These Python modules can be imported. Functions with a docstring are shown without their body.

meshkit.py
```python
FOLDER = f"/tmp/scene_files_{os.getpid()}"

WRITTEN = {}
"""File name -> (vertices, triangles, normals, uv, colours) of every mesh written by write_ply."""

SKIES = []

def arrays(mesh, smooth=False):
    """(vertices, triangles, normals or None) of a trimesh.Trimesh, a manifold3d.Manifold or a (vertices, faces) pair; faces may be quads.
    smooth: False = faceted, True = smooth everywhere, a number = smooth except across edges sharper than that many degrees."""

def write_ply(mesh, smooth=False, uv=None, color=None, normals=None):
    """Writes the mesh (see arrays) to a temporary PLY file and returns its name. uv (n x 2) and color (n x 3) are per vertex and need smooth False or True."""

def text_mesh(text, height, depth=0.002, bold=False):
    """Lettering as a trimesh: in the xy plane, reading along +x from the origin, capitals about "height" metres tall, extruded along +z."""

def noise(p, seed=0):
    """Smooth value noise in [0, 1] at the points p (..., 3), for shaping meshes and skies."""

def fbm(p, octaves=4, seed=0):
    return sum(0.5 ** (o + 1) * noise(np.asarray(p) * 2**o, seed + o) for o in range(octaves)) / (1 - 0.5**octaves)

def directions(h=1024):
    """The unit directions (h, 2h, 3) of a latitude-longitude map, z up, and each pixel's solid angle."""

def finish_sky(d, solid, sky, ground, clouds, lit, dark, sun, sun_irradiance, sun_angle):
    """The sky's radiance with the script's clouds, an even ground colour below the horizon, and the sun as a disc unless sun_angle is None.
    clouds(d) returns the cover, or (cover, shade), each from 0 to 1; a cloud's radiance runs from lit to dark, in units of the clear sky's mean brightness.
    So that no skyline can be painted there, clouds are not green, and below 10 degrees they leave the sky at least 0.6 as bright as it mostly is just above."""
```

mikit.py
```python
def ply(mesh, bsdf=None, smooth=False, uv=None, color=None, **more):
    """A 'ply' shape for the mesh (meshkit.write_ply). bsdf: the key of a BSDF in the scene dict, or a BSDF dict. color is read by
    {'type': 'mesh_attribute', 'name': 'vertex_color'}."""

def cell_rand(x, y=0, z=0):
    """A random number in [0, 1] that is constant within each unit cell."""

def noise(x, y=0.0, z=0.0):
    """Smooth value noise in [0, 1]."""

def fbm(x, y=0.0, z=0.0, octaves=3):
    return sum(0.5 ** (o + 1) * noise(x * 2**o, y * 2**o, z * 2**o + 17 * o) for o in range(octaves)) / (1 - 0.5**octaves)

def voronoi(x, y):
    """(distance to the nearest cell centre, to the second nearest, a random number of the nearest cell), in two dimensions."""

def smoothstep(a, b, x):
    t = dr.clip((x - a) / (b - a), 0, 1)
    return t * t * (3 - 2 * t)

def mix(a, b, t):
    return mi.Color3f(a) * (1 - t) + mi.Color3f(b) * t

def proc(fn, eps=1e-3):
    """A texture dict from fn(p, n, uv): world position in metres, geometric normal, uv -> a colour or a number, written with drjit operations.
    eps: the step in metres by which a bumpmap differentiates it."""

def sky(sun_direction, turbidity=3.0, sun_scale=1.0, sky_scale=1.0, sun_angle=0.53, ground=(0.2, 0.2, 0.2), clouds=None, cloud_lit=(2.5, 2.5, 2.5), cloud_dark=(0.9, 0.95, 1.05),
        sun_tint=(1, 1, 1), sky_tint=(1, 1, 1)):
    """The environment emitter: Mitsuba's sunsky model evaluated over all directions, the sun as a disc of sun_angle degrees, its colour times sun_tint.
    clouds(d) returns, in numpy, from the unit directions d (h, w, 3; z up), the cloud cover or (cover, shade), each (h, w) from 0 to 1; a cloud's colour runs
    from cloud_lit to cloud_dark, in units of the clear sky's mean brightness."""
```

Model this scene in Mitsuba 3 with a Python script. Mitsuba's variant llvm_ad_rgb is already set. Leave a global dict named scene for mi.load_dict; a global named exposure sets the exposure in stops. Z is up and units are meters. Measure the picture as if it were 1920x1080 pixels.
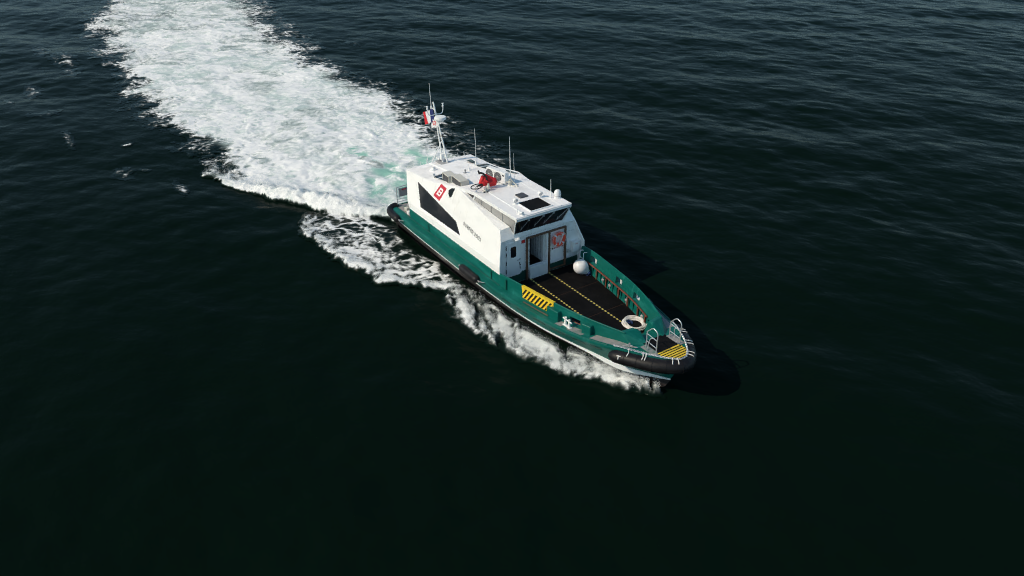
import math, numpy as np, trimesh, mitsuba as mi, drjit as dr, mikit, meshkit, manifold3d as m3
from mikit import proc, noise, fbm, smoothstep, mix
from scipy.interpolate import PchipInterpolator
from shapely.geometry import Polygon
from shapely import affinity
T = mi.ScalarTransform4f
rng = np.random.default_rng(7)
scene, labels = {}, {}

# ------------------------------------------------------------------ camera, light, exposure
CAM = np.array([37.760, -19.648, 20.547]); YAW, PITCH = math.radians(146.338), math.radians(30.895)
fwd = np.array([math.cos(PITCH) * math.cos(YAW), math.cos(PITCH) * math.sin(YAW), -math.sin(PITCH)])
scene['camera'] = {'type': 'perspective', 'fov': 66.0, 'fov_axis': 'x', 'near_clip': 0.5, 'far_clip': 20000.0,
                   'to_world': T().look_at(origin=CAM.tolist(), target=(CAM + 10 * fwd).tolist(), up=[0, 0, 1])}
SAZ, SEL = math.atan2(-0.978, -0.21), math.radians(39)
SUN = np.array([math.cos(SAZ) * math.cos(SEL), math.sin(SAZ) * math.cos(SEL), math.sin(SEL)])
scene['sky'] = mikit.sky(SUN.tolist(), turbidity=3.0, sun_scale=0.92, sky_scale=1.7, ground=(0.02, 0.03, 0.03), sun_tint=(0.93, 1.0, 1.11), sky_tint=(0.98, 1.04, 0.92))
exposure = 1.28

# ------------------------------------------------------------------ materials
def rgb(*c): return {'type': 'rgb', 'value': list(c)}
def paint(base, rough=0.4, spec=0.5, **k):
    return {'type': 'twosided', 'bsdf': {'type': 'principled', 'base_color': base if isinstance(base, dict) else rgb(*base), 'roughness': rough, 'specular': spec, **k}}
def wear_or_reflection(a, b, scale, lo=0.45, hi=0.75):
    return proc(lambda p, n, uv: mix(a, b, smoothstep(lo, hi, fbm(p.x * scale, p.y * scale, p.z * scale * 1.6, 4))))
M = scene
M['white_paint'] = paint(proc(lambda p, n, uv: mix(mix((0.84, 0.835, 0.82), (0.75, 0.74, 0.72), smoothstep(0.5, 0.9, fbm(p.x * 1.3, p.y * 1.3, p.z * 2.0, 4))), (0.60, 0.56, 0.50), 0.35 * smoothstep(0.62, 0.85, fbm(p.x * 7.0, p.y * 7.0, p.z * 0.5, 3)))), 0.38)
M['roof_paint'] = paint(wear_or_reflection((0.84, 0.825, 0.82), (0.70, 0.685, 0.675), 1.7, 0.45, 0.85), 0.7, 0.3)
M['white_plain'] = paint((0.78, 0.78, 0.77), 0.35)
M['cream_plain'] = paint((0.55, 0.53, 0.47), 0.5)
M['green_paint'] = paint(proc(lambda p, n, uv: mix((0.0012, 0.105, 0.086), (0.014, 0.17, 0.145), 0.75 * smoothstep(0.45, 0.8, fbm(p.x * 0.9, p.y * 2.0, p.z * 3.0, 4))  # soft lighter clouds paint foam reflections into the green, mixed with wear
                                                    + 0.6 * smoothstep(0.66, 0.8, fbm(p.x * 5.0, p.y * 5.0, p.z * 1.2 + 9.0, 3)))), 0.45, 0.25)
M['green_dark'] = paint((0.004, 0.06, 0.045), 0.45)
M['worn_deck'] = paint(wear_or_reflection((0.27, 0.26, 0.255), (0.10, 0.17, 0.15), 3.0, 0.45, 0.7), 0.8)
M['antifouling'] = paint(wear_or_reflection((0.040, 0.034, 0.034), (0.085, 0.072, 0.070), 1.5), 0.35)
M['stripe_white'] = paint((0.84, 0.85, 0.84), 0.4)
M['deck_black'] = paint(wear_or_reflection((0.004, 0.0036, 0.0038), (0.008, 0.007, 0.007), 2.2, 0.35, 0.8), 0.7, 0.12)
M['rubber'] = paint(wear_or_reflection((0.006, 0.0055, 0.0065), (0.016, 0.0145, 0.016), 3.5, 0.4, 0.8), 0.5, 0.3)
M['brown_wood'] = paint(wear_or_reflection((0.105, 0.052, 0.03), (0.16, 0.09, 0.055), 4.0), 0.6)
M['seam_brown'] = paint((0.045, 0.022, 0.014), 0.7)
M['rust_red'] = paint(wear_or_reflection((0.16, 0.042, 0.024), (0.10, 0.035, 0.022), 4.0), 0.6)
M['dark_glass'] = paint((0.010, 0.012, 0.015), 0.08, 0.5)
M['side_glass'] = paint(wear_or_reflection((0.014, 0.015, 0.019), (0.05, 0.049, 0.052), 0.8, 0.35, 0.75), 0.10, 0.5)  # the blotches are reflections painted into the glass colour
M['grey_glass'] = paint(wear_or_reflection((0.30, 0.295, 0.285), (0.23, 0.225, 0.22), 1.5), 0.25)
M['yellow_paint'] = paint(wear_or_reflection((0.80, 0.56, 0.03), (0.62, 0.42, 0.03), 3.0), 0.45)
M['pale_yellow'] = paint((0.62, 0.50, 0.12), 0.6)
M['black_paint'] = paint((0.012, 0.012, 0.012), 0.5)
M['red_paint'] = paint((0.55, 0.03, 0.05), 0.45)
M['red_cloth'] = paint(wear_or_reflection((0.60, 0.012, 0.018), (0.36, 0.008, 0.012), 5.0), 0.6)
M['orange'] = paint((0.85, 0.075, 0.035), 0.45)
M['galvanised'] = paint((0.58, 0.59, 0.61), 0.35, 0.5, metallic=0.6)
M['grey_metal'] = paint((0.30, 0.30, 0.31), 0.45, 0.5)
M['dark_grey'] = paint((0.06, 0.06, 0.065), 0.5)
M['letter_grey'] = paint((0.05, 0.055, 0.065), 0.6, 0.2)
M['rope_white'] = paint(wear_or_reflection((0.76, 0.73, 0.68), (0.52, 0.49, 0.43), 9.0), 0.9)
M['buoy_white'] = paint(wear_or_reflection((0.80, 0.80, 0.80), (0.68, 0.68, 0.66), 3.0), 0.3)
M['blue_rope'] = paint((0.01, 0.035, 0.13), 0.8)
M['flag_blue'] = paint((0.015, 0.025, 0.13), 0.8)
M['flag_white'] = paint((0.75, 0.75, 0.76), 0.8)
M['flag_red'] = paint((0.60, 0.02, 0.03), 0.8)

# ------------------------------------------------------------------ helpers (boat frame: x forward, y to port, z up; baked to world with the trim)
TRIM = 0.01448
def to_world(v):
    v = np.asarray(v, float); c, s = math.cos(TRIM), math.sin(TRIM)
    return np.stack([c * v[..., 0] - s * v[..., 2], v[..., 1], s * v[..., 0] + c * v[..., 2]], -1)
def numbered(key):
    if key not in scene: return key
    n = 1
    while f'{key}_{n:03d}' in scene: n += 1
    return f'{key}_{n:03d}'
def as_mesh(m):
    if isinstance(m, (list,)): return trimesh.util.concatenate([as_mesh(x) for x in m])
    v, f, _ = meshkit.arrays(m); return trimesh.Trimesh(v, f, process=False)
def obj(name, mesh, mat, parent=None, smooth=30, trim=True, label=None, **tags):
    key = numbered((parent + '__' if parent else '') + name)
    m = as_mesh(mesh)
    if trim: m = trimesh.Trimesh(to_world(m.vertices), m.faces, process=False)
    scene[key] = mikit.ply(m, mat, smooth=smooth)
    if label: labels[key] = {'label': label}
    if tags: labels.setdefault(key, {}).update(tags)
    return key
def thing(name, label, category, **k): labels[name] = {'label': label, 'category': category, **k}; return name
def box(c, s, rz=0.0, bev=0.0):
    s = np.asarray(s, float)
    if bev:
        b = min(bev, s.min() * 0.4)
        pts = [np.array([sx, sy, sz]) * (s / 2 - np.array(e) * b) for sx in (-1, 1) for sy in (-1, 1) for sz in (-1, 1) for e in ((0, 1, 1), (1, 0, 1), (1, 1, 0))]
        m = as_mesh(m3.Manifold.hull_points(np.array(pts)))
    else: m = trimesh.creation.box(s)
    v = np.array(m.vertices); a = math.radians(rz)
    v = np.stack([v[:, 0] * math.cos(a) - v[:, 1] * math.sin(a), v[:, 0] * math.sin(a) + v[:, 1] * math.cos(a), v[:, 2]], -1) + np.asarray(c)
    return trimesh.Trimesh(v, m.faces, process=False)
def smooth_path(p, n=8, closed=False):
    p = np.asarray(p, float); out = []
    N = len(p)
    for i in range(N if closed else N - 1):
        g = lambda k: p[k % N] if closed else p[min(max(k, 0), N - 1)]
        a, b, c, d = g(i - 1), g(i), g(i + 1), g(i + 2)
        for t in np.arange(n) / n:
            out.append(0.5 * (2 * b + (c - a) * t + (2 * a - 5 * b + 4 * c - d) * t * t + (3 * b - a - 3 * c + d) * t ** 3))
    if not closed: out.append(p[-1])
    return np.array(out)
def tube(p, r, sides=8, closed=False, caps=True):
    p = np.asarray(p, float); n = len(p); r = np.broadcast_to(np.asarray(r, float), (n,))
    t = (np.roll(p, -1, 0) - np.roll(p, 1, 0)) if closed else np.gradient(p, axis=0)
    t /= np.linalg.norm(t, axis=1, keepdims=True) + 1e-12
    a = np.cross(t[0], [0, 0, 1.0] if abs(t[0][2]) < 0.9 else [1.0, 0, 0]); A = []
    for k in range(n):
        a = a - t[k] * (a @ t[k]); a /= np.linalg.norm(a); A.append(a)
    A = np.array(A); B = np.cross(t, A); ang = np.arange(sides) * 2 * np.pi / sides
    v = (p[:, None] + r[:, None, None] * (np.cos(ang)[None, :, None] * A[:, None] + np.sin(ang)[None, :, None] * B[:, None])).reshape(-1, 3)
    f = []
    for i in range(n if closed else n - 1):
        for j in range(sides):
            q = [i * sides + j, i * sides + (j + 1) % sides, ((i + 1) % n) * sides + (j + 1) % sides, ((i + 1) % n) * sides + j]
            f += [[q[0], q[1], q[2]], [q[0], q[2], q[3]]]
    if caps and not closed:
        for base, fl in ((0, 1), ((n - 1) * sides, 0)):
            for j in range(1, sides - 1): f.append([base, base + j + 1, base + j] if fl else [base, base + j, base + j + 1])
    return trimesh.Trimesh(v, np.array(f), process=False)
def rod(a, b, r, r2=None, sides=8): return tube([a, b], [r, r2 or r], sides)
def sphere(c, r, sub=2, scale=(1, 1, 1)):
    m = trimesh.creation.icosphere(subdivisions=sub); m.vertices = m.vertices * r * np.asarray(scale) + np.asarray(c); return m
def lathe(profile, c, axis=(0, 0, 1), n=20):
    m = trimesh.creation.revolve(np.array(profile), sections=n)
    m.apply_transform(trimesh.geometry.align_vectors([0, 0, 1], np.asarray(axis, float) / np.linalg.norm(axis))); m.apply_translation(c); return m
def strip(lines):
    """quads between consecutive polylines of equal length"""
    L = np.asarray(lines, float); k, n = L.shape[:2]; v = L.reshape(-1, 3); f = []
    for i in range(k - 1):
        for j in range(n - 1):
            a, b, c, d = i * n + j, i * n + j + 1, (i + 1) * n + j + 1, (i + 1) * n + j
            f += [[a, b, c], [a, c, d]]
    return trimesh.Trimesh(v, np.array(f), process=False)
def mirror(m):
    v = np.array(m.vertices); v[:, 1] *= -1; return trimesh.Trimesh(v, np.array(m.faces)[:, ::-1], process=False)
def both(m): return [m, mirror(m)]
def plate(poly, fn, normal, d0, d1):
    """extruded plate: 2D polygon (shapely or list), fn(u, v) -> 3D point on the surface, thickness from d0 to d1 along the normal"""
    P = poly if hasattr(poly, 'geom_type') else Polygon(poly)
    if P.geom_type != 'Polygon': return trimesh.util.concatenate([plate(g, fn, normal, d0, d1) for g in P.geoms])
    m = trimesh.creation.extrude_polygon(P, 1.0, engine='earcut'); v = np.array(m.vertices)
    return trimesh.Trimesh(fn(v[:, 0], v[:, 1]) + np.asarray(normal)[None] * (d0 + (d1 - d0) * v[:, 2:3]), m.faces, process=False)
def pch(tab):
    tab = np.array(tab, float); return PchipInterpolator(tab[:, 0], tab[:, 1])

# side wall of the house: a plane leaning inboard above the knuckle
SL, KZ, KY = 0.31, 2.43, 2.5
def lean(x, z): x, z = np.broadcast_arrays(np.asarray(x, float), np.asarray(z, float)); return np.stack([x, -(KY - SL * (z - KZ)), z], -1)
LN = np.array([0, -1, -SL]); LN = LN / np.linalg.norm(LN) * np.array([1, 1, -1])
front = lambda y, z: np.stack(np.broadcast_arrays(10.6, np.asarray(y, float), np.asarray(z, float)), -1)
FN = np.array([1.0, 0, 0])

# ------------------------------------------------------------------ the sea
def wave_h(x, y):
    h = np.zeros_like(x); r = np.random.default_rng(3)
    for lam, amp, a0, spread, k in ((13.0, 0.06, 128, 22, 8), (6.0, 0.022, 140, 34, 12), (2.9, 0.014, 132, 42, 20), (1.5, 0.0075, 138, 50, 26), (0.85, 0.0035, 138, 55, 24)):
        for i in range(k):
            l = lam * r.uniform(0.75, 1.35); a = math.radians(a0 + r.normal() * spread); ph = r.uniform(0, 6.283)
            q = (x * math.cos(a) + y * math.sin(a)) * 2 * math.pi / l + ph
            h += amp * 1.5 / math.sqrt(k) * (np.sin(q) + 0.22 * np.cos(2 * q))
    g = meshkit.fbm(np.stack([x / 22, y / 22, 0 * x + 2.5], -1), 2)
    return h * (0.55 + 0.9 * g)
def grid(xs, ys, z):
    X, Y = np.meshgrid(xs, ys, indexing='ij'); v = np.stack([X, Y, z], -1).reshape(-1, 3); a, b = X.shape
    i, j = np.meshgrid(np.arange(a - 1), np.arange(b - 1), indexing='ij'); q = i * b + j
    q = np.stack([q, q + b, q + b + 1, q + 1], -1).reshape(-1, 4)
    return v, q
xs, ys = np.arange(-104, 42.01, 0.22), np.arange(-36, 108.01, 0.22)
X, Y = np.meshgrid(xs, ys, indexing='ij')
edge = np.minimum(np.minimum(X - xs[0], xs[-1] - X), np.minimum(Y - ys[0], ys[-1] - Y))
v, q = grid(xs, ys, wave_h(X, Y) * np.clip(edge / 6, 0, 1))
f = np.vstack([q[:, [0, 1, 2]], q[:, [0, 2, 3]]])
# the same sheet goes on, flat at this distance, to the horizon
cx = np.array([-6000, xs[0], xs[-1], 6000.0]); cy = np.array([-6000, ys[0], ys[-1], 6000.0])
n0 = len(v); ov, of = [], []
for i in range(3):
    for j in range(3):
        if i == 1 and j == 1: continue
        k = n0 + len(ov)
        ov += [[cx[i], cy[j], 0], [cx[i + 1], cy[j], 0], [cx[i + 1], cy[j + 1], 0], [cx[i], cy[j + 1], 0]]; of += [[k, k + 1, k + 2], [k, k + 2, k + 3]]
sea_mesh = trimesh.Trimesh(np.vstack([v, ov]), np.vstack([f, of]), process=False)
def ripple(p, n, uv):
    a = p.y * 0.74 - p.x * 0.67; b = p.x * 0.74 + p.y * 0.67
    w = 0.5 * noise(a * 0.8, b * 0.5, 3.0)
    return 0.40 * fbm(a * 1.7 + 1.6 * w, b * 1.2 - w, 0.0, 3) + 0.30 * fbm(a * 4.0 - w + 0.8 * b, b * 3.0 + w, 7.0, 3)
M['water'] = {'type': 'bumpmap', 'scale': 0.048, 'tex': proc(ripple, 0.02),
              'bsdf': {'type': 'principled', 'base_color': rgb(0.0021, 0.0075, 0.0050), 'roughness': 0.17, 'specular': 0.0105}}
key = 'sea'; scene[key] = mikit.ply(sea_mesh, 'water', smooth=True)
labels['sea'] = {'label': 'dark green open sea with small wind ripples', 'category': 'sea', 'kind': 'structure'}

# ------------------------------------------------------------------ the wake: foam and aerated water raised on the sea
def sm(a, b, x): t = np.clip((x - a) / (b - a), 0, 1); return t * t * (3 - 2 * t)
wl = pch([(-110, -1.0), (-83, -4.6), (-66.6, -9.9), (-56.6, -10.4), (-43.8, -10.7), (-30.3, -11.1), (-23.3, -10.4), (-18.3, -9.7), (-14.1, -9.4), (-11.7, -8.9), (-10.5, -8.4), (-7.4, -6.9), (-5.1, -5.5), (-3.2, -4.3), (-1.0, -2.4), (0.6, -1.8)])
wr = pch([(-110, 16), (-73.7, 13.3), (-65.9, 12.4), (-54.8, 10.2), (-37.9, 8.3), (-29.6, 9.0), (-23.5, 9.5), (-17.7, 9.0), (-12, 8.6), (-7.8, 8.0), (-3, 6.5), (3, 4.6), (9, 3.2), (12, 2.6)])
so = pch([(-5.6, -6.2), (-4.0, -7.0), (-2.1, -7.6), (0, -7.4), (2.1, -7.2), (3.9, -6.2), (4.6, -6.2), (6.1, -5.3), (7.6, -4.1), (9, -3.7)])      # outer crest beside the stern quarter
bo = pch([(7.2, -3.2), (8.7, -4.1), (10.4, -4.5), (11.9, -4.3), (13.6, -4.1), (14.6, -3.75), (16.1, -3.15), (17.0, -2.65), (17.5, -2.0), (18.4, -1.35), (19.5, -0.62), (20.2, -0.3)])
bi = pch([(7.2, -2.75), (8.5, -2.5), (9.7, -2.28), (11.0, -2.33), (11.8, -2.4), (13.1, -2.25), (14.8, -2.0), (15.9, -1.45), (17.2, -0.95), (19.3, -0.02), (20.2, 0.15)])
def N(x, y, s, seed, o=4): return meshkit.fbm(np.stack([x * s, y * s, 0 * x + seed * 3.7], -1), o, seed)
def wake_fields(x, y):
    wx = N(x, y, 0.45, 1, 3) - 0.5; wy = N(x, y, 0.45, 2, 3) - 0.5
    x1, y1 = x + 2.2 * wx, y + 2.2 * wy
    jag = (N(x, y, 0.30, 5, 5) - 0.5) / 0.115; jag2 = (N(x, y, 0.9, 6, 4) - 0.5) / 0.12
    # broad wake behind the stern
    far = sm(-9, -22, x); dl = y - wl(np.clip(x, -110, 0.6)) + jag * (0.16 + 0.45 * far) + (0.10 + 0.25 * far) * jag2; dR = wr(np.clip(x, -110, 12)) - y + 0.55 * jag + 0.40 * jag2 + 1.5
    main = sm(-0.3 - 1.2 * far, 2.2 + 2.6 * far, dl) * sm(-1.0, 6.5, dR) * sm(1.6, -1.2, x)
    main *= 0.82 + 0.18 * sm(-70, -30, x)
    main = np.maximum(main, 0.62 * sm(0.0, 0.35, dl) * sm(1.7, 0.6, dl) * sm(-26, -12, x) * sm(0.8, -1, x) + 0.55 * sm(0.05, 0.3, dl) * sm(1.9, 0.7, dl) * sm(-16, -10, x) * sm(1.0, -1, x))
    # thin outer band on the port side, and beside the hull to port
    pb = 0.40 * sm(-0.6, 1.5, dR) * sm(9, 2, dR) * sm(11, -6, x)
    # lacy sheet beside the stern quarter, bright along its outer crest
    xc = np.clip(x, -5.6, 9); ds = y - so(xc) + 0.16 * jag + 0.08 * jag2; inner = -2.5 - y
    side = sm(0.0, 0.5, ds) * sm(-5.6, -3.6, x) * sm(9.4, 7.4, x) * sm(-0.3, 0.7, inner + 0.05 * (x - 3) + 0.15 * jag)
    side = side * (0.58 + 0.26 * sm(1.5, 0.4, ds) * sm(-3.5, 0.5, x))
    # bow wave
    xb = np.clip(x, 7.2, 20.2); db = y - bo(xb) + 0.45 + 0.13 * jag + 0.08 * jag2; di = bi(xb) - y + 0.08 * jag
    wid = np.maximum(bi(xb) - bo(xb), 0.15)
    bow = sm(-0.1, 0.45 * wid + 0.1, db) * sm(-0.12, 0.35, di) * sm(6.8, 8.6, x) * sm(20.4, 19.6, x) * (0.46 + 0.19 * sm(10.5, 12.5, x) * sm(19.4, 17, x) + 0.24 * sm(18.0, 19.4, x) + 0.16 * sm(11.5, 9.5, x))
    bow *= 1 - 0.12 * sm(0.3, 1.3, db) * sm(10.5, 8, x)
    # scattered whitecaps left of the wake
    wc = 0 * x
    for px, py, rx, ry, s in ((-41.9, -16.9, 2.4, .8, .62), (-39.4, -18.8, 1.0, .4, .6), (-34.0, -16.6, 1.1, 1.6, .5), (-26.5, -16.1, 2.3, .35, .66), (-23.2, -12.7, .55, .35, .85), (-17.7, -13.9, 1.3, .8, .58), (-17.6, -12.6, .5, .35, .6),
                              (-12.8, -11.6, 1.6, .3, .66), (-51.0, -13.1, 3.0, 1.2, .62), (-47, -13.0, 2.5, 1.0, .55), (-41.8, 13.1, 1.6, .6, .5), (-56, -14.5, 2.5, .8, .5), (-30, 13, .8, .4, .45)):
        wc = np.maximum(wc, 0.66 * s * sm(1.5, 0.25, np.hypot((x - px + .5 * wx) / rx, (y - py + .8 * wy) / ry)))
    D = np.max([main, pb, side, bow, wc], 0)
    # foam pattern: warped ridges (lace) over clumps, drawn out along the flow in the bow wave
    z = lambda q: (q - q.mean()) / (q.std() + 1e-9) if q.size > 50000 else (q - 0.5) / 0.12
    zr_ = lambda q: (q - 0.62) / 0.22
    n1 = (N(x1, y1, 0.55, 11, 5) - 0.5) / 0.115
    rg = zr_(1 - np.abs(2 * N(x1 + 1.2 * wy, y1 - 1.2 * wx, 0.85, 12, 4) - 1) * 2.0)
    rg2 = zr_(1 - np.abs(2 * N(x1 - wy, y1 + wx, 2.1, 13, 4) - 1) * 2.0)
    fl, fa = x * 0.95 - y * 0.32, x * 0.32 + y * 0.95
    st = (N(fl * 0.45 + 0.6 * wx, fa * 1.7 + 1.2 * wy, 1.0, 14, 5) - 0.5) / 0.115
    st2 = (N(fl * 1.1, fa * 4.0 + 1.5 * wx, 1.0, 15, 3) - 0.5) / 0.13
    rg3 = zr_(1 - np.abs(2 * N(x1 + 0.5 * wy, y1, 4.2, 16, 3) - 1) * 2.0)
    isb = sm(6.0, 10.0, x)
    pat = (1 - isb) * (0.42 * n1 + 0.38 * rg + 0.42 * rg2 + 0.32 * rg3) + isb * (0.32 * n1 + 0.55 * st + 0.42 * st2 + 0.2 * rg2 + 0.2 * rg3)
    cov = sm(-0.48, 0.95, (D - 0.5) * 1.6 + 0.36 * pat) * sm(0.03, 0.48, D)
    lane = N(x * 0.10 + 0.5 * wx, (y - 0.05 * x) * 0.55 + 0.8 * wy, 1.0, 25, 4)
    soft = N(x1, y1, 0.28, 26, 3)
    cov = cov * (1 - 0.34 * sm(0.50, 0.66, lane) * sm(0.35, 0.8, main) * sm(1.5, 4.0, dl)) * (1 - 0.24 * sm(0.50, 0.64, soft) * sm(0.4, 0.8, main) * sm(1.5, 4.0, dl))
    # clear turquoise patches in the wake close to the stern
    tq = sm(0.60, 0.42, N(x1, y1, 0.22, 21, 3)) * main
    ptch = 0 * x
    for px, py, rx, ry in ((-3.0, 0.9, 4.4, 2.1), (-7.5, 0.6, 3.2, 1.3), (-8.5, 3.6, 2.8, 0.9), (-3.5, 4.2, 3.0, 0.9), (-11.5, 0.5, 2.2, 0.8), (-5.5, -1.2, 2.4, .7)):
        ptch = np.maximum(ptch, sm(1.25, 0.35, np.hypot((x1 - px) / rx, (y1 - py) / ry)))
    cov = cov * (1 - 0.85 * ptch * sm(0.70, 0.45, N(x1, y1, 0.8, 22, 4)))
    tr_ = 0.555 * x1 + 0.83 * y1; al_ = 0.83 * x1 - 0.555 * y1
    cov = cov * (1 - 0.55 * sm(0.52, 0.70, N(al_ * 1.5, tr_ * 0.75, 0.7, 23, 4)) * sm(-8, -45, x) * sm(0.4, 0.8, main)) * (1 - 0.35 * sm(0.5, 0.66, N(al_ * 1.3, tr_ * 0.8, 1.1, 24, 3)) * sm(0.5, 0.9, main))
    aer = np.clip(sm(0.45, 1.0, main) * (0.75 + 0.4 * tq) + 0.5 * ptch * main, 0, 1) + 0.12 * sm(0.3, 0.8, side) + 0.10 * sm(0.4, 0.8, bow)
    aer *= 1 - 0.45 * sm(0.72, 0.5, np.hypot((x1 + 9.6) / 2.2, (y1 - 0.2) / 0.8)) 
    # height of the churned water
    near = sm(-34, -3, x)
    lump = np.clip((N(x1, y1, 0.5, 31, 4) - 0.25) * 2, 0, 1.3); lump2 = np.clip((N(x1, y1, 1.5, 32, 4) - 0.25) * 2, 0, 1.3)
    lump3 = np.clip((N(x1, y1, 4.0, 33, 3) - 0.25) * 2, 0, 1.3)
    big = sm(0.25, 0.7, main)
    tqs = ptch * main
    h = 0.015 + 0.02 * cov + big * (0.05 + 0.20 * near) * lump + big * (0.05 + 0.05 * near) * lump2 + cov * (0.03 * lump2 + 0.022 * lump3)
    h += 0.55 * sm(0.1, 0.8, dl) * sm(3.0, 0.8, dl) * sm(-14, -6, x) * sm(1.0, -2, x) * (0.35 + 0.7 * lump2 + 0.2 * lump3)
    h += 0.22 * side * sm(1.6, 0.5, ds) * (0.3 + lump2) + 0.05 * side * lump2
    h += bow ** 1.4 * 1.3 * sm(0.05, 0.4, cov) * (0.06 + 0.28 * lump2 + 0.10 * lump3 + 0.22 * sm(1.1, 0.3, di))
    h *= sm(0.02, 0.22, D)
    return D, cov, np.clip(aer, 0, 1) + 0.75 * np.clip(tqs, 0, 1) * sm(0.4, 0.9, aer), h + 0.012
fx = [20.6]
while fx[-1] > -100: fx.append(fx[-1] - np.interp(fx[-1], [-100, -30, -2, 20], [0.17, 0.10, 0.062, 0.055]))
fx = np.array(fx[::-1]); fy = np.arange(-20.5, 17.5, 0.07)
FX, FY = np.meshgrid(fx, fy, indexing='ij')
D, COV, AER, HH = wake_fields(FX, FY)
FZ = wave_h(FX, FY) + HH
fv, fq = grid(fx, fy, FZ)
inside = (FX > 0.6) & (FX < 18.6) & (np.abs(FY) < np.interp(FX, [0, 11, 15, 18.6], [2.2, 2.0, 1.4, 0.3]))
on = ((np.maximum(COV, AER) > 0.012) & (D > 0.03) & ~inside).ravel()
fq = fq[on[fq].any(1)]
used = np.unique(fq); remap = np.full(len(fv), -1); remap[used] = np.arange(len(used))
ff = remap[np.vstack([fq[:, [0, 1, 2]], fq[:, [0, 2, 3]]])]
wake = trimesh.Trimesh(fv[used], ff, process=False)
wuv = np.stack([COV.ravel()[used], AER.ravel()[used]], -1)
def foam_amount(p, uv):
    fine = fbm(p.x * 4.5 + 1.8 * noise(p.x * 1.7, p.y * 1.7), p.y * 4.5 + 1.8 * noise(p.x * 1.7, p.y * 1.7, 5.0), 1.0, 4) - 0.5
    c = uv.x + fine * 2.9 * uv.x * (1.12 - uv.x)
    return dr.clip(c, 0, 1)
def foam_colour(p, n, uv):
    c = foam_amount(p, uv); s = smoothstep(0.08, 0.98, c)
    a = mix((0.008, 0.024, 0.019), (0.52, 0.62, 0.60), dr.clip(uv.y, 0, 1))
    a = mix(a, (0.20, 0.50, 0.40), dr.clip(uv.y - 1, 0, 1))
    return mix(a, (0.93, 0.93, 0.92), s)
def foam_weight(p, n, uv):
    c = foam_amount(p, uv)
    return dr.clip(smoothstep(0.0, 0.8, c) + uv.y * 0.9, 0, 1)
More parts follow.
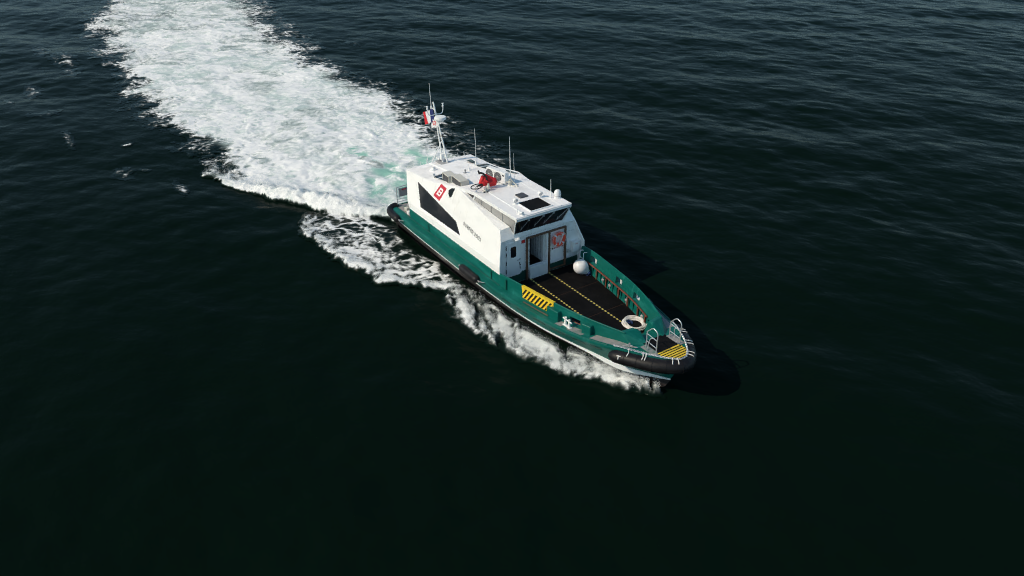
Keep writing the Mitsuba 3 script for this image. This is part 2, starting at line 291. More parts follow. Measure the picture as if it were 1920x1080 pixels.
M['foam'] = {'type': 'blendbsdf', 'weight': proc(foam_weight),
             'a': {'type': 'twosided', 'bsdf': {'type': 'principled', 'base_color': rgb(0.0021, 0.0075, 0.0050), 'roughness': 0.2, 'specular': 0.03}},
             'b': {'type': 'twosided', 'bsdf': {'type': 'diffuse', 'reflectance': proc(foam_colour)}}}
scene['wake_foam'] = mikit.ply(wake, 'foam', smooth=True, uv=wuv)
labels['wake_foam'] = {'label': 'white and turquoise foam of the boat wake, bow wave and nearby whitecaps', 'category': 'foam', 'kind': 'stuff'}

# flying drops over the bow wave and the stern crest
M['drop'] = {'type': 'twosided', 'bsdf': {'type': 'diffuse', 'reflectance': rgb(0.8, 0.82, 0.82)}}
dp, ds_ = [], []
def drops(n, xlo, xhi, yfn, h0, spread):
    x = rng.uniform(xlo, xhi, n); y = yfn(x) + rng.normal(0, spread, n); z = rng.exponential(h0, n)
    d = wake_fields(x, y); ok = (d[1] > 0.35) & (z < 4 * h0); zz = wave_h(x, y) + d[3]
    dp.append(np.stack([x, y, zz + z], -1)[ok]); ds_.append(rng.uniform(0.005, 0.014, ok.sum()))
drops(30000, 9, 20.0, lambda x: bo(np.minimum(x, 20.2)) * 0.5 + bi(np.minimum(x, 20.2)) * 0.5, 0.11, 0.42)
drops(26000, -16, -0.5, lambda x: wl(x) + 0.7, 0.13, 0.55)
drops(14000, -4, 9, lambda x: so(x) + 0.5, 0.07, 0.35)
drops(9000, -5, -0.4, lambda x: rng.uniform(-2.5, 2.5, x.shape), 0.12, 0.3)
dp, ds_ = np.vstack(dp), np.concatenate(ds_)
o8 = trimesh.Trimesh([[1, 0, 0], [-1, 0, 0], [0, 1, 0], [0, -1, 0], [0, 0, 1], [0, 0, -1]], [[0, 2, 4], [2, 1, 4], [1, 3, 4], [3, 0, 4], [2, 0, 5], [1, 2, 5], [3, 1, 5], [0, 3, 5]], process=False)
dv = (dp[:, None] + o8.vertices[None] * ds_[:, None, None] * rng.uniform(.6, 1.5, (len(dp), 1, 3))).reshape(-1, 3)
df = (o8.faces[None] + (np.arange(len(dp)) * len(o8.vertices))[:, None, None]).reshape(-1, 3)
scene['spray'] = mikit.ply((dv, df), 'drop')
labels['spray'] = {'label': 'white spray drops thrown up along the bow wave and stern crest', 'category': 'spray', 'kind': 'stuff'}

# ------------------------------------------------------------------ the boat: hull
B = thing('crew_boat', 'green and white crew boat speeding over dark sea with black forward deck', 'boat')
deck_y = pch([(-0.15, 2.72), (0.5, 2.84), (4, 2.9), (8, 2.9), (11, 2.87), (13, 2.73), (15, 2.48), (16.5, 2.18), (18, 1.72), (19, 1.3), (19.8, 0.85), (20.35, 0.4), (20.6, 0.0)])
deck_z = pch([(-0.2, 1.5), (14, 1.5), (16, 1.53), (17.5, 1.66), (19, 1.83), (20.6, 1.85)])
st_y = pch([(-0.1, 2.70), (4, 2.78), (8, 2.78), (12, 2.62), (14, 2.30), (16.4, 1.63), (18.3, 1.10), (19.3, 0.48), (19.95, 0.0)])
st_z = pch([(-0.1, 0.98), (4, 0.96), (8, 0.94), (12, 0.87), (14, 0.76), (16.4, 0.66), (18.3, 0.66), (19.3, 0.62), (19.95, 0.55)])
st_w = pch([(-0.1, 0.10), (12, 0.10), (14, 0.12), (15.5, 0.12), (16.3, 0.16), (18, 0.27), (19, 0.2), (19.95, 0.07)])
wl_y = pch([(-0.1, 2.35), (6, 2.40), (11, 2.25), (14, 1.70), (16.4, 1.05), (18.3, 0.45), (19.6, 0.0)])
def line(yf, zf, x0, x1, n=90, dy=0.0, dz=0.0):
    s = np.linspace(0, 1, n); s = 1 - (1 - s) ** 1.25; x = x0 + (x1 - x0) * s
    return np.stack([x, -np.maximum(yf(x) + dy, 0), zf(x) + dz if callable(zf) else 0 * x + zf + dz], -1)
Ldeck = line(deck_y, deck_z, -0.15, 20.6); Llip = line(deck_y, deck_z, -0.15, 20.6, dy=0.02, dz=-0.05); Lmid = line(deck_y, deck_z, -0.15, 20.55, dy=-0.005, dz=-0.16)
Lst = line(st_y, st_z, -0.1, 19.95)
Lsb = Lst.copy(); Lsb[:, 2] -= st_w(Lst[:, 0]); Lsb[:, 1] *= 0.985
Lso = Lst.copy(); Lso[:, 1] = np.where(Lst[:, 1] < -0.01, Lst[:, 1] - 0.03, 0)
Lwl = line(wl_y, lambda x: 0 * x + 0.02, -0.1, 19.7); Lke = line(lambda x: 0 * x + 0.01, lambda x: 0 * x - 0.9, -0.1, 18.6)
obj('hull', both(strip([Ldeck, Llip, Lmid, Lst])) + [plate([(-2.7, 0.95), (2.7, 0.95), (2.75, 1.5), (-2.75, 1.5)], lambda y, z: np.stack([0 * y - 0.13, y, z], -1), np.array([1., 0, 0]), 0, 0.05)], 'green_paint', B, 35)
obj('hull_stripe', both(strip([Lst, Lso, Lsb])), 'stripe_white', B, 30, label='white stripe low along the hull')
obj('hull_bottom', both(strip([Lsb, Lwl, Lke])) + [plate([(-2.68, 0.95), (2.68, 0.95), (2.3, 0.0), (0, -0.9), (-2.3, 0)], lambda y, z: np.stack([0 * y - 0.1, y, z], -1), np.array([1., 0, 0]), 0, 0.04)], 'antifouling', B, 35, label='black underwater hull')
# side deck (ledge) and bulwark
bul_y = pch([(-0.2, 2.5), (11, 2.5), (11.8, 2.44), (12.7, 2.33), (14.0, 2.15), (15.1, 1.98), (16.4, 1.66), (17.4, 1.33), (18.15, 1.04)])
bul_t = pch([(10.9, 2.10), (12.2, 2.19), (15, 2.21), (18.2, 2.17)])
xd = np.linspace(-0.15, 18.5, 80)
inn = lambda x: np.where(x < 18.15, bul_y(np.minimum(x, 18.15)), 1.04) - 0.04
obj('side_deck', both(strip([np.stack([xd, -deck_y(xd), deck_z(xd)], -1), np.stack([xd, -inn(xd), deck_z(xd)], -1)])), 'green_paint', B, 30)
for x0, x1 in ((15.1, 15.45), (15.75, 16.55), (16.95, 18.45)):
    xw = np.linspace(x0, x1, 12); w = deck_y(xw) - np.minimum(inn(xw), 9)
    for s in (1, -1):
        obj('non_slip_pad', strip([np.stack([xw, -s * (inn(xw) + 0.02 + 0.72 * w), deck_z(xw) + 0.004], -1), np.stack([xw, -s * (inn(xw) + 0.04), deck_z(xw) + 0.004], -1)]), 'worn_deck', B, 30)
def bulwark(cuts):
    xb = np.linspace(10.9, 18.15, 46); R = []
    for x in xb:
        y, t = float(bul_y(x)), float(bul_t(x))
        R.append([[x, -y, 1.0], [x, -y - 0.0, t], [x, -(y - 0.07), t], [x, -(y - 0.10), t - 0.12], [x, -(y - 0.27), 1.02]])
    R = np.array(R); n, k = R.shape[:2]; v = R.reshape(-1, 3); f = []
    for i in range(n - 1):
        for j in range(k):
            a, b, c, d = i * k + j, i * k + (j + 1) % k, (i + 1) * k + (j + 1) % k, (i + 1) * k + j
            f += [[a, b, c], [a, c, d]]
    for j in range(1, k - 1): f += [[0, j + 1, j], [(n - 1) * k, (n - 1) * k + j, (n - 1) * k + j + 1]]
    m = trimesh.Trimesh(v, np.array(f), process=False)
    if m.volume < 0: m.invert()
    man = m3.Manifold(m3.Mesh(np.asarray(m.vertices, np.float32), np.asarray(m.faces, np.uint32)))
    for x0, x1, z0, z1 in cuts:
        xm = (x0 + x1) / 2; y = float(bul_y(xm)) - 0.08
        ang = math.degrees(math.atan2(float(bul_y(x0) - bul_y(x1)), x1 - x0))
        cut = m3.Manifold.cube([x1 - x0, 0.7, z1 - z0], True).rotate([0, 0, ang]).translate([xm, -y, (z0 + z1) / 2])
        man = man - cut
    return as_mesh(man)
CUTS = ((11.75, 12.32, 1.62, 1.98), (14.02, 14.55, 1.62, 1.97), (15.55, 16.12, 1.60, 1.96))
for s, nm in ((1, 'starboard'), (-1, 'port')):
    key = obj('bulwark', bulwark(CUTS[2:]) if s == 1 else mirror(bulwark(CUTS)), 'green_paint', B, 20)
    xr = np.linspace(10.95, 18.12, 40)
    obj('cap_rail', tube(np.stack([xr, -s * (bul_y(xr) - 0.035), bul_t(xr) + 0.008], -1), 0.03, 6), 'green_paint', key, 40)
    # brown wooden rail and posts inside, green frames behind it
    xr = np.linspace(11.6, 17.05, 30)
    inside_y = lambda x, z: bul_y(x) - 0.10 - 0.17 * (2.08 - z) / 1.0
    obj('rubbing_rail', tube(np.stack([xr, -s * (inside_y(xr, 1.58) - 0.05), 0 * xr + 1.58], -1), 0.042, 6), 'rust_red', key, 30)
    for x in (12.55, 13.4, 14.5, 15.3, 16.25, 16.95):
        obj('rail_post', box([x, -s * (float(inside_y(x, 1.3)) - 0.05), 1.33], [0.07, 0.06, 0.46]), 'rust_red' if x > 13 else 'brown_wood', key)
    for x in np.arange(11.7, 17.2, 0.36):
        obj('frame', box([x + 0.1, -s * (float(inside_y(x, 1.3)) - 0.015), 1.32], [0.025, 0.10, 0.44]), 'green_paint', key)
    for x in (13.6, 15.05, 16.5, 13.0):
        obj('valve', [box([x + 0.1, -s * (float(inside_y(x, 1.3)) - 0.05), 1.33], [0.14, 0.07, 0.12], 20, 0.02), rod([x + .1, -s * (float(inside_y(x, 1.3)) - 0.05), 1.15], [x + .1, -s * (float(inside_y(x, 1.3)) - 0.05), 1.45], 0.02)], 'grey_metal', key)
    # mooring bitts on the side deck outside the openings
    for x in (12.05, 14.28, 15.62):
        y = float(bul_y(x)) + (0.17 if s == 1 else 0.14); z = float(deck_z(x))
        bt = [rod([x - 0.13, -s * y, z], [x - 0.13, -s * y, z + 0.40], 0.06, sides=12), rod([x + 0.13, -s * y, z], [x + 0.13, -s * y, z + 0.40], 0.05, sides=12), rod([x - 0.30, -s * y, z + 0.30], [x + 0.30, -s * y, z + 0.30], 0.032, sides=10), box([x, -s * y, z + 0.02], [0.5, 0.16, 0.03])]
        if s == -1 or x > 15: obj('mooring_bitt', bt, 'white_plain', B, 40)
    # green fairing boxes against the bulwark
    for x0, x1, d in ((14.55, 15.12, 0.24), (16.35, 16.80, 0.24)):
        xm = (x0 + x1) / 2; ang = -s * math.degrees(math.atan2(float(bul_y(x0) - bul_y(x1)), x1 - x0)) if s == -1 else math.degrees(math.atan2(float(bul_y(x0) - bul_y(x1)), x1 - x0))
        ang = abs(ang) * (1 if s == 1 else -1)
        obj('fairing_box', box([xm, -s * (float(bul_y(xm)) + d / 2 - 0.02), 1.75], [x1 - x0, d, 0.52], ang, 0.02), 'green_paint', B, 20)
# freeing slots low on the hull side
hull_y = lambda x, z: st_y(x) + (deck_y(x) - 0.005 - st_y(x)) * (z - st_z(x)) / (deck_z(x) - 0.16 - st_z(x))
for x0, x1, z in ((11.6, 12.25, 1.20), (12.75, 13.45, 1.20), (13.85, 14.6, 1.20), (14.95, 15.75, 1.22), (16.1, 16.8, 1.27), (17.1, 17.6, 1.36)):
    xx = np.linspace(x0, x1, 8)
    for s in (1, -1):
        obj('freeing_slot', strip([np.stack([xx, -s * (hull_y(xx, zz) + 0.012), 0 * xx + zz], -1) for zz in (z - 0.06, z + 0.06)]), 'green_dark', B, 30)
# short vertical ribs and pad eyes on the green band
for x in (4.1, 10.3):
    for s in (1, -1): obj('band_rib', box([x, -s * 2.52, 1.75], [0.05, 0.04, 0.42]), 'green_dark', B)
obj('band_rib', box([11.55, -2.50, 1.80], [0.07, 0.05, 0.5]), 'green_dark', B)
for s in (1, -1):
    xr = np.linspace(11.6, 17.9, 30)
    obj('side_deck_edge_bar', tube(np.stack([xr, -s * (deck_y(xr) - 0.03), deck_z(xr) + 0.02], -1), 0.022, 6), 'green_paint', B)
obj('chafe_bar', tube(np.stack([np.linspace(12.9, 14.5, 8), -(bul_y(np.linspace(12.9, 14.5, 8)) + 0.16), np.full(8, 1.54)], -1), 0.025, 6), 'brown_wood', B)
# green lower band of the house, sits on the side deck
for s in (1, -1):
    obj('house_band', plate([(1.9, 1.49), (10.98, 1.49), (10.98, 2.05), (1.9, 2.05)], lambda x, z: np.stack([x, 0 * x - s * 2.475, z], -1), np.array([0, -s * 1.0, 0]), 0, 0.025), 'green_paint', B)

for s in (1, -1): obj('band_crease_shade', rod([1.75, -s * 2.515, 1.50], [11.0, -s * 2.515, 1.50], 0.028, sides=6), 'green_dark', B)  # dark strip added to stand for the shade in the ledge crease
# ------------------------------------------------------------------ decks
xk = np.linspace(10.4, 17.9, 30); wk = bul_y(xk) - 0.24
obj('working_deck', strip([np.stack([xk, -wk, 0 * xk + 1.085], -1), np.stack([xk, wk, 0 * xk + 1.085], -1)]), 'seam_brown', B)
cuts = [10.62, 12.76, 15.04, 17.35]; lanes = [(-9, -0.66), (-0.48, 0.46), (0.64, 9)]
for i in range(3):
    xm = np.linspace(cuts[i] + 0.022, cuts[i + 1] - 0.022, 10); w = bul_y(xm) - 0.285
    lo, hi = -w, w
    k = obj('deck_mat', strip([np.stack([xm, lo, 0 * xm + 1.10], -1), np.stack([xm, hi, 0 * xm + 1.10], -1)]), 'deck_black', B)
dash = []
for y, x0, x1 in ((-0.57, 10.75, 15.9), (0.55, 10.72, 16.35)):
    obj('deck_marking', strip([[[x0, y - 0.045, 1.104], [x1, y - 0.045, 1.104]], [[x0, y + 0.045, 1.104], [x1, y + 0.045, 1.104]]]), 'black_paint', B)
    for x in np.arange(x0, x1, 0.205): dash.append(box([x + 0.055, y, 1.1085], [0.105, 0.08, 0.003]))
obj('deck_marking__yellow_dashes', dash, 'pale_yellow', B, False, kind='stuff')
# aft deck
obj('aft_deck', plate([(-0.12, -2.6), (2.0, -2.75), (2.0, 2.75), (-0.12, 2.6)], lambda x, y: np.stack([x, y, 0 * x + 1.45], -1), np.array([0, 0, 1.0]), -0.04, 0.0), 'worn_deck', B)

# ------------------------------------------------------------------ bow: break bulkheads, platform, striped plate, rails
def hullpts(p): return as_mesh(m3.Manifold.hull_points(np.asarray(p, float)))
ck = hullpts([[18.08, -1.05, 2.17], [17.9, -1.12, 2.16], [18.2, -0.45, 2.20], [18.32, -0.34, 2.12], [17.95, -0.44, 2.12], [18.80, -0.56, 1.80], [18.97, -0.46, 1.80], [18.62, -1.0, 1.70],
              [17.6, -0.45, 1.05], [17.5, -1.28, 1.05], [18.9, -0.46, 1.05], [18.6, -0.98, 1.05], [18.3, -0.36, 1.05]])
for s in (1, -1):
    obj('bow_bulkhead', ck if s == 1 else mirror(ck), 'green_paint', B, False)
for k, (xa, z) in enumerate(((17.55, 1.35), (17.95, 1.6), (18.35, 1.83))): obj('bow_step', box([xa + 0.3, 0, z - 0.2], [0.62, 0.74, 0.4]), 'green_paint', B)
xo = np.linspace(18.4, 20.6, 26); zo = deck_z(xo)
obj('bow_deck', strip([np.stack([xo, -deck_y(xo), zo], -1), np.stack([xo, deck_y(xo), zo], -1)]), 'green_paint', B)
hw = lambda x: np.clip(np.minimum(0.60, (deck_y(np.clip(x, 18, 20.6)) - 0.10)), 0.02, 9)
xo = np.linspace(18.75, 20.42, 30)
pm = obj('bow_platform', strip([np.stack([xo, -hw(xo), 0 * xo + 1.868], -1), np.stack([xo, hw(xo), 0 * xo + 1.868], -1)]), 'deck_black', B)
bars = Polygon(np.vstack([np.stack([xo, -hw(xo)], -1), np.stack([xo, hw(xo)], -1)[::-1]]).tolist()).buffer(0)
dirv = np.array([0.80, 0.60])      # the stripes run obliquely over the tip
for k in range(6):
    c = np.array([19.62 + 0.155 * k, -0.55 + 0.10 * k])
    q = [c - dirv * 0.02, c + dirv * 1.6, c + dirv * 1.6 + [0.085, -0.0], c - dirv * 0.02 + [0.085, 0]]
for k in range(7):
    x0 = 19.66 + 0.128 * k
    P = Polygon([(x0, -1.2), (x0 + 0.074, -1.2), (x0 + 0.074, 1.2), (x0, 1.2)]).intersection(bars)
    if not P.is_empty: obj('yellow_stripe', plate(P, lambda x, y: np.stack([x, y, 0 * x + 1.868], -1), np.array([0, 0, 1.0]), 0.0, 0.008), 'yellow_paint', pm, False)
for s in (1, -1):
    y = -s * 0.64; x0, x1 = (19.03, 19.62)
    h = 1.0
    hp = [[x0, y, 1.86], [x0, y, 2.50], [x0 + 0.03, y, 2.62], [x0 + 0.28, y, 2.88], [x0 + 0.40, y, 2.89], [x1 - 0.06, y, 2.84], [x1, y, 2.72], [x1, y, 2.45], [x1, y, 1.86]]
    r = obj('bow_rail', [tube(smooth_path(hp, 5), 0.024, 8)], 'galvanised', B, 50)
    obj('cross_bar', rod([x0, y, 2.50], [x1, y, 2.44], 0.019), 'galvanised', r); obj('cross_bar', rod([x0, y, 2.15], [x1, y, 2.10], 0.019), 'galvanised', r)
    obj('brace', tube(smooth_path([[x0 + 0.33, y, 2.44], [x0 + 0.2, y - s * 0.03, 2.3], [x0 + 0.2, y - s * 0.13, 1.86]], 5), 0.018), 'galvanised', r)
    obj('foot_plate', box([(x0 + x1) / 2, y - s * 0.06, 1.866], [0.8, 0.3, 0.016]), 'worn_deck', r)
# low chain of lashings round the bow edge
xc = np.linspace(18.1, 20.5, 40)
edge_l = np.stack([xc, -(deck_y(xc) - 0.05), deck_z(xc) + 0.07], -1); edge_r = edge_l[::-1].copy(); edge_r[:, 1] *= -1
loop = np.vstack([edge_l, edge_r]); d = np.r_[0, np.cumsum(np.linalg.norm(np.diff(loop, axis=0), axis=1))]
at = lambda s: np.stack([np.interp(s, d, loop[:, k]) for k in range(3)], -1)
ch = []
for k, s in enumerate(np.arange(0.1, d[-1] - 0.1, 0.075)):
    p, p2 = at(s), at(s + 0.01); t = (p2 - p) / np.linalg.norm(p2 - p); n_ = np.array([-t[1], t[0], 0]) if k % 2 else np.array([0, 0, 1.0])
    a = np.linspace(0, 2 * np.pi, 9)[:-1]
    ch.append(tube(p + 0.055 * np.cos(a)[:, None] * t + 0.034 * np.sin(a)[:, None] * n_, 0.014, 5, True))
obj('edge_chain', ch, 'galvanised', B, 50, kind='stuff')

# bow fender: fat black rubber tube round the bow
sf = np.linspace(0.0, d[-1], 60); fp = at(sf); tt = np.gradient(fp, axis=0); tt /= np.linalg.norm(tt, axis=1, keepdims=True)
out = np.stack([tt[:, 1], -tt[:, 0], 0 * tt[:, 0]], -1); out /= np.linalg.norm(out, axis=1, keepdims=True)
fp = fp + out * np.interp(sf, [0, d[-1] * .3, d[-1] / 2, d[-1] * .7, d[-1]], [0.19, 0.16, 0.06, 0.16, 0.19])[:, None]; fp[:, 2] = np.interp(sf, [0, d[-1] * .2, d[-1] / 2, d[-1] * .8, d[-1]], [1.44, 1.54, 1.60, 1.54, 1.44])
fr = 0.265 * np.minimum(1, np.sqrt(np.clip(np.minimum(sf, d[-1] - sf) / 0.30, 0, 1)) * 0.6 + 0.42); fr *= 1 + 0.10 * np.sin(np.pi * sf / d[-1])
bf = obj('bow_fender', tube(fp, fr, 20), 'rubber', B, 50, label='fat black rubber fender wrapped round the bow')
for s in np.arange(0.65, d[-1] - .5, 0.55):
    k = np.searchsorted(sf, s); c, o, rr = fp[k], out[k], fr[k]; a = np.linspace(-0.1, 2 * np.pi - 0.1, 24)
    obj('rib', tube(c + (rr + 0.004) * (np.cos(a)[:, None] * o + np.sin(a)[:, None] * np.array([0, 0, 1.0])), 0.012, 5, True), 'rubber', bf, 40)
for s in (0.75, 1.35, 1.50, 2.55, 2.72, 3.35, 3.5, 4.15, 4.35, 5.1, 5.25):
    if s > d[-1]: continue
    p = at(s); k = np.searchsorted(sf, s); o = out[k]
    a = np.linspace(0.95, 1.6, 7)
    cc = fp[k]; rr = fr[k] + 0.02
    pts = [p - o * 0.03 + [0, 0, 0.02]] + [cc + rr * (math.cos(t) * o + math.sin(t) * np.array([0, 0, 1.0])) for t in a[::-1]]
    obj('lashing', tube(smooth_path(pts, 4), 0.02, 6), 'rope_white', bf, 50)
obj('lashing_shackle', [rod(fp[5] + out[5] * (fr[5] + 0.01) * 0.8 + [0, 0, 0.2], fp[5] + out[5] * (fr[5] + 0.03) * 0.95 + [0, 0, 0.08], 0.025), rod(fp[5] + out[5] * fr[5] * .8 + tt[5] * .09 + [0, 0, .2], fp[5] + out[5] * fr[5] * .8 - tt[5] * .09 + [0, 0, .2], .025)], 'rope_white', bf)
obj('deck_cleat', [rod([18.35, -1.30, 1.78], [18.95, -1.02, 1.92], 0.02), rod([18.62, -1.17, 1.7], [18.62, -1.17, 2.0], 0.035), rod([18.5, -1.23, 1.88], [18.74, -1.11, 1.92], 0.025)], 'grey_metal', B)

# yellow and black hazard plate on the starboard bulwark
hx0, hx1 = 12.62, 14.66
hp_fn = lambda x, z: np.stack([x, -(bul_y(x)), z], -1)
xx = np.linspace(hx0, hx1, 24); tz = bul_t(xx) + 0.03
outer = Polygon(list(zip(xx, tz)) + [(hx1 - 0.02, 2.0), (hx1 - 0.38, 1.94), (hx1 - 0.42, 1.62), (hx0 + 0.06, 1.62)])
def dense_plate(P, d0, d1):
    if P.geom_type != 'Polygon': return trimesh.util.concatenate([dense_plate(g, d0, d1) for g in P.geoms if g.geom_type == 'Polygon'])
    m = trimesh.creation.extrude_polygon(P.segmentize(0.12), 1.0, engine='earcut'); v = np.array(m.vertices)
    b = hp_fn(v[:, 0], v[:, 1]); b[:, 1] -= d0 + (d1 - d0) * v[:, 2]; return trimesh.Trimesh(b, m.faces, process=False)
hz = obj('hazard_plate', dense_plate(outer, 0.002, 0.022), 'yellow_paint', B, False, label='yellow plate with black diagonal stripes on the bulwark')
obj('top_lip', strip([np.stack([xx, -(bul_y(xx) + 0.03), tz + 0.004], -1), np.stack([xx, -(bul_y(xx) - 0.09), tz + 0.004], -1)]), 'yellow_paint', hz)
for k in range(10):
    a = hx0 + 0.02 + 0.225 * k
    P = Polygon([(a + 0.24, 2.13), (a + 0.345, 2.13), (a - 0.10, 1.5), (a - 0.205, 1.5)]).intersection(outer.buffer(-0.015))
    if not P.is_empty: obj('black_stripe', dense_plate(P, 0.021, 0.026), 'black_paint', hz, False)

# ------------------------------------------------------------------ the house
top_pts = [(0.94, 3.91), (2.4, 4.00), (3.84, 4.14), (5.1, 4.38), (5.75, 4.54), (6.25, 4.62), (7.4, 4.44), (8.9, 4.19), (10.36, 3.96)]
side_poly = [(1.72, 2.43)] + top_pts + [(10.63, 3.49), (11.0, 2.43)]
hexw = [(5.46, 4.24), (5.70, 4.42), (5.99, 4.50), (5.83, 4.02), (5.70, 3.94), (5.53, 4.05)]
for s in (1, -1):
    fx_ = (lambda m: m) if s == 1 else mirror
    w = obj('house_side', [fx_(plate(side_poly, lean, LN, -0.05, 0.0)), fx_(plate([(1.92, 2.052), (1.72, 2.43), (11.0, 2.43), (11.0, 2.052)], lambda x, z: np.stack([x, 0 * x - KY, z], -1), np.array([0, -1.0, 0]), -0.05, 0.0))], 'white_paint', B, 12)
    obj('moulding', fx_(rod([2.15, -2.505, 2.42], [10.5, -2.505, 2.42], 0.022)), 'white_plain', w)
    g = obj('side_window', fx_(plate([(2.39, 3.69), (3.18, 2.59), (7.32, 2.60), (6.72, 3.08)], lean, LN, 0.0, 0.010)), 'side_glass', w, False, label='large dark wedge-shaped side window')
    for xa in (3.95, 5.1, 6.2):
        za = np.interp(xa, [2.39, 6.72], [3.69, 3.08])
        obj('pane_joint', fx_(plate([(xa - .012, 2.62), (xa + .012, 2.62), (xa + 0.012, za - .03), (xa - .012, za - .03)], lean, LN, 0.010, 0.013)), 'black_paint', g, False)
    obj('upper_window', fx_(plate(hexw, lean, LN, 0.0, 0.012)), 'dark_glass', w, False, label='small dark six-sided window')
    # shelf under the wheelhouse side windows and the front shoulder facets
    ridge = np.array([lean(x, z) for x, z in ((6.25, 4.62), (7.4, 4.44), (8.9, 4.19), (10.36, 3.96))])
    wb = np.array([[6.35, -1.70, 4.63], [7.4, -1.62, 4.36], [9.0, -1.58, 4.19], [10.42, -1.53, 4.05]])
    P4 = lean(10.63, 3.49)
    tri = lambda *p: trimesh.Trimesh(np.array(p), [[0, 1, 2]] if len(p) == 3 else [[0, 1, 2], [0, 2, 3]], process=False)
    WS = np.array([10.57, -1.385, 3.68]); F1 = np.array([10.62, -1.42, 3.52])
    sh = [strip([ridge, wb]), tri(ridge[-1], wb[-1], WS), tri(ridge[-1], WS, F1), tri(ridge[-1], F1, P4)]
    # wing beside the front wall
    sh += [tri([11, -2.5, 1.0], [10.6, -2.40, 1.0], [10.6, -2.40, 2.43], [11, -2.5, 2.43]), tri([11, -2.5, 2.43], [10.6, -2.40, 2.43], P4)]
    obj('house_shoulder', [fx_(m) for m in sh], 'white_paint', B, False)
    # wheelhouse side glazing
    re = np.array([[6.35, -1.66, 4.64], [7.4, -1.60, 4.56], [9.0, -1.585, 4.55], [10.95, -1.575, 4.53]])
    wbx = np.vstack([wb[:3], [10.60, -1.40, 3.72]])
    cutx = [6.35, 7.38, 8.05, 8.9, 9.85, 10.93]
    top_at = lambda x: np.array([np.interp(x, re[:, 0], re[:, k]) for k in range(3)])
    bx = np.array([[6.35, -1.70, 4.63], [7.4, -1.62, 4.36], [9.0, -1.58, 4.19], [10.42, -1.53, 4.05], [10.60, -1.40, 3.70]])
    bot_at = lambda x: np.array([np.interp(x, bx[:, 0], bx[:, k]) for k in range(3)])
    for i in range(5):
        a, b = cutx[i] + 0.02, min(cutx[i + 1] - 0.02, 10.6)
        tpts = [top_at(cutx[i] + 0.02), top_at(cutx[i + 1] - 0.02)]
        m_ = [bot_at(a)] + ([bot_at(10.42)] if i == 4 else []) + [bot_at(b)]
        pts = np.array(m_ + tpts[::-1]); pts[:, 1] += 0.012
        n_ = len(pts); obj('wheelhouse_side_window', fx_(trimesh.Trimesh(pts, [[0, k, k + 1] for k in range(1, n_ - 1)], process=False)), 'grey_glass' if i else 'side_glass', B, False)
    for x in cutx[1:5]:
        obj('window_mullion', fx_(rod(bot_at(x), top_at(x + (0.12 if x < 7.5 else 0.02)), 0.045 if x < 7.5 else 0.018, sides=6)), 'white_plain' if x < 7.5 else 'grey_metal', B)
    obj('window_mullion', fx_(rod([10.60, -1.41, 3.70], [11.0, -1.57, 4.53], 0.028)), 'white_plain', B)

# aft wall, roof
Tx = np.array([0.94, 2.4, 3.84, 5.1, 5.75, 6.25, 6.8, 7.4, 9.0, 11.03]); Ty = np.array([2.04, 2.01, 1.97, 1.895, 1.845, 1.80, 1.70, 1.60, 1.59, 1.58]); Tz = np.array([3.91, 4.00, 4.14, 4.38, 4.54, 4.64, 4.68, 4.70, 4.70, 4.70])
zr = lambda x: np.interp(x, [0.94, 2, 4, 6.0, 7.3, 11.1], [3.98, 4.14, 4.38, 4.60, 4.70, 4.70])
ysm = lambda x: np.interp(x, [0.94, 4, 7.4, 11.1], [0.7, 0.8, 1.0, 1.02])
E0 = np.stack([Tx, -Ty, Tz - 0.14], -1); E1 = np.stack([Tx, -Ty, Tz - 0.02], -1); E2 = np.stack([Tx, -Ty + 0.03, Tz], -1)
S1 = np.stack([Tx, -ysm(Tx) - 0.02, np.maximum(zr(Tx) - 0.015, Tz)], -1); S2 = np.stack([Tx, -ysm(Tx) + 0.02, zr(Tx) + 0.03], -1); S3 = np.stack([Tx, -ysm(Tx) + 0.08, zr(Tx) + 0.01], -1); C0 = np.stack([Tx, 0 * Tx, zr(Tx) + 0.012], -1)
rf = obj('roof', [m for s_ in (strip([E2, S1]), strip([S3, C0])) for m in both(s_)], 'roof_paint', B, 25)
obj('roof_edge', both(strip([E0, E1, E2])), 'white_plain', rf, False)
obj('roof_ridge_bar', both(strip([S1, S2, S3])), 'white_plain', rf, False)
# front brow of the roof
br = hullpts([[11.00, -1.58, 4.70], [11.07, -1.56, 4.66], [11.07, -1.55, 4.53], [10.95, -1.58, 4.52], [11.0, 1.58, 4.70], [11.07, 1.56, 4.66], [11.07, 1.55, 4.53], [10.95, 1.58, 4.52]])
obj('front_brow', br, 'white_plain', rf, False)
obj('house_aft_wall', plate([(-2.5, 1.45), (2.5, 1.45), (2.5, 2.43), (2.04, 3.9), (-2.04, 3.9), (-2.5, 2.43)], lambda y, z: np.stack([1.78 - 0.57 * (z - 2.43), y * 0.98, z], -1), np.array([1., 0, 0]), 0.0, 0.05), 'white_paint', B, False)
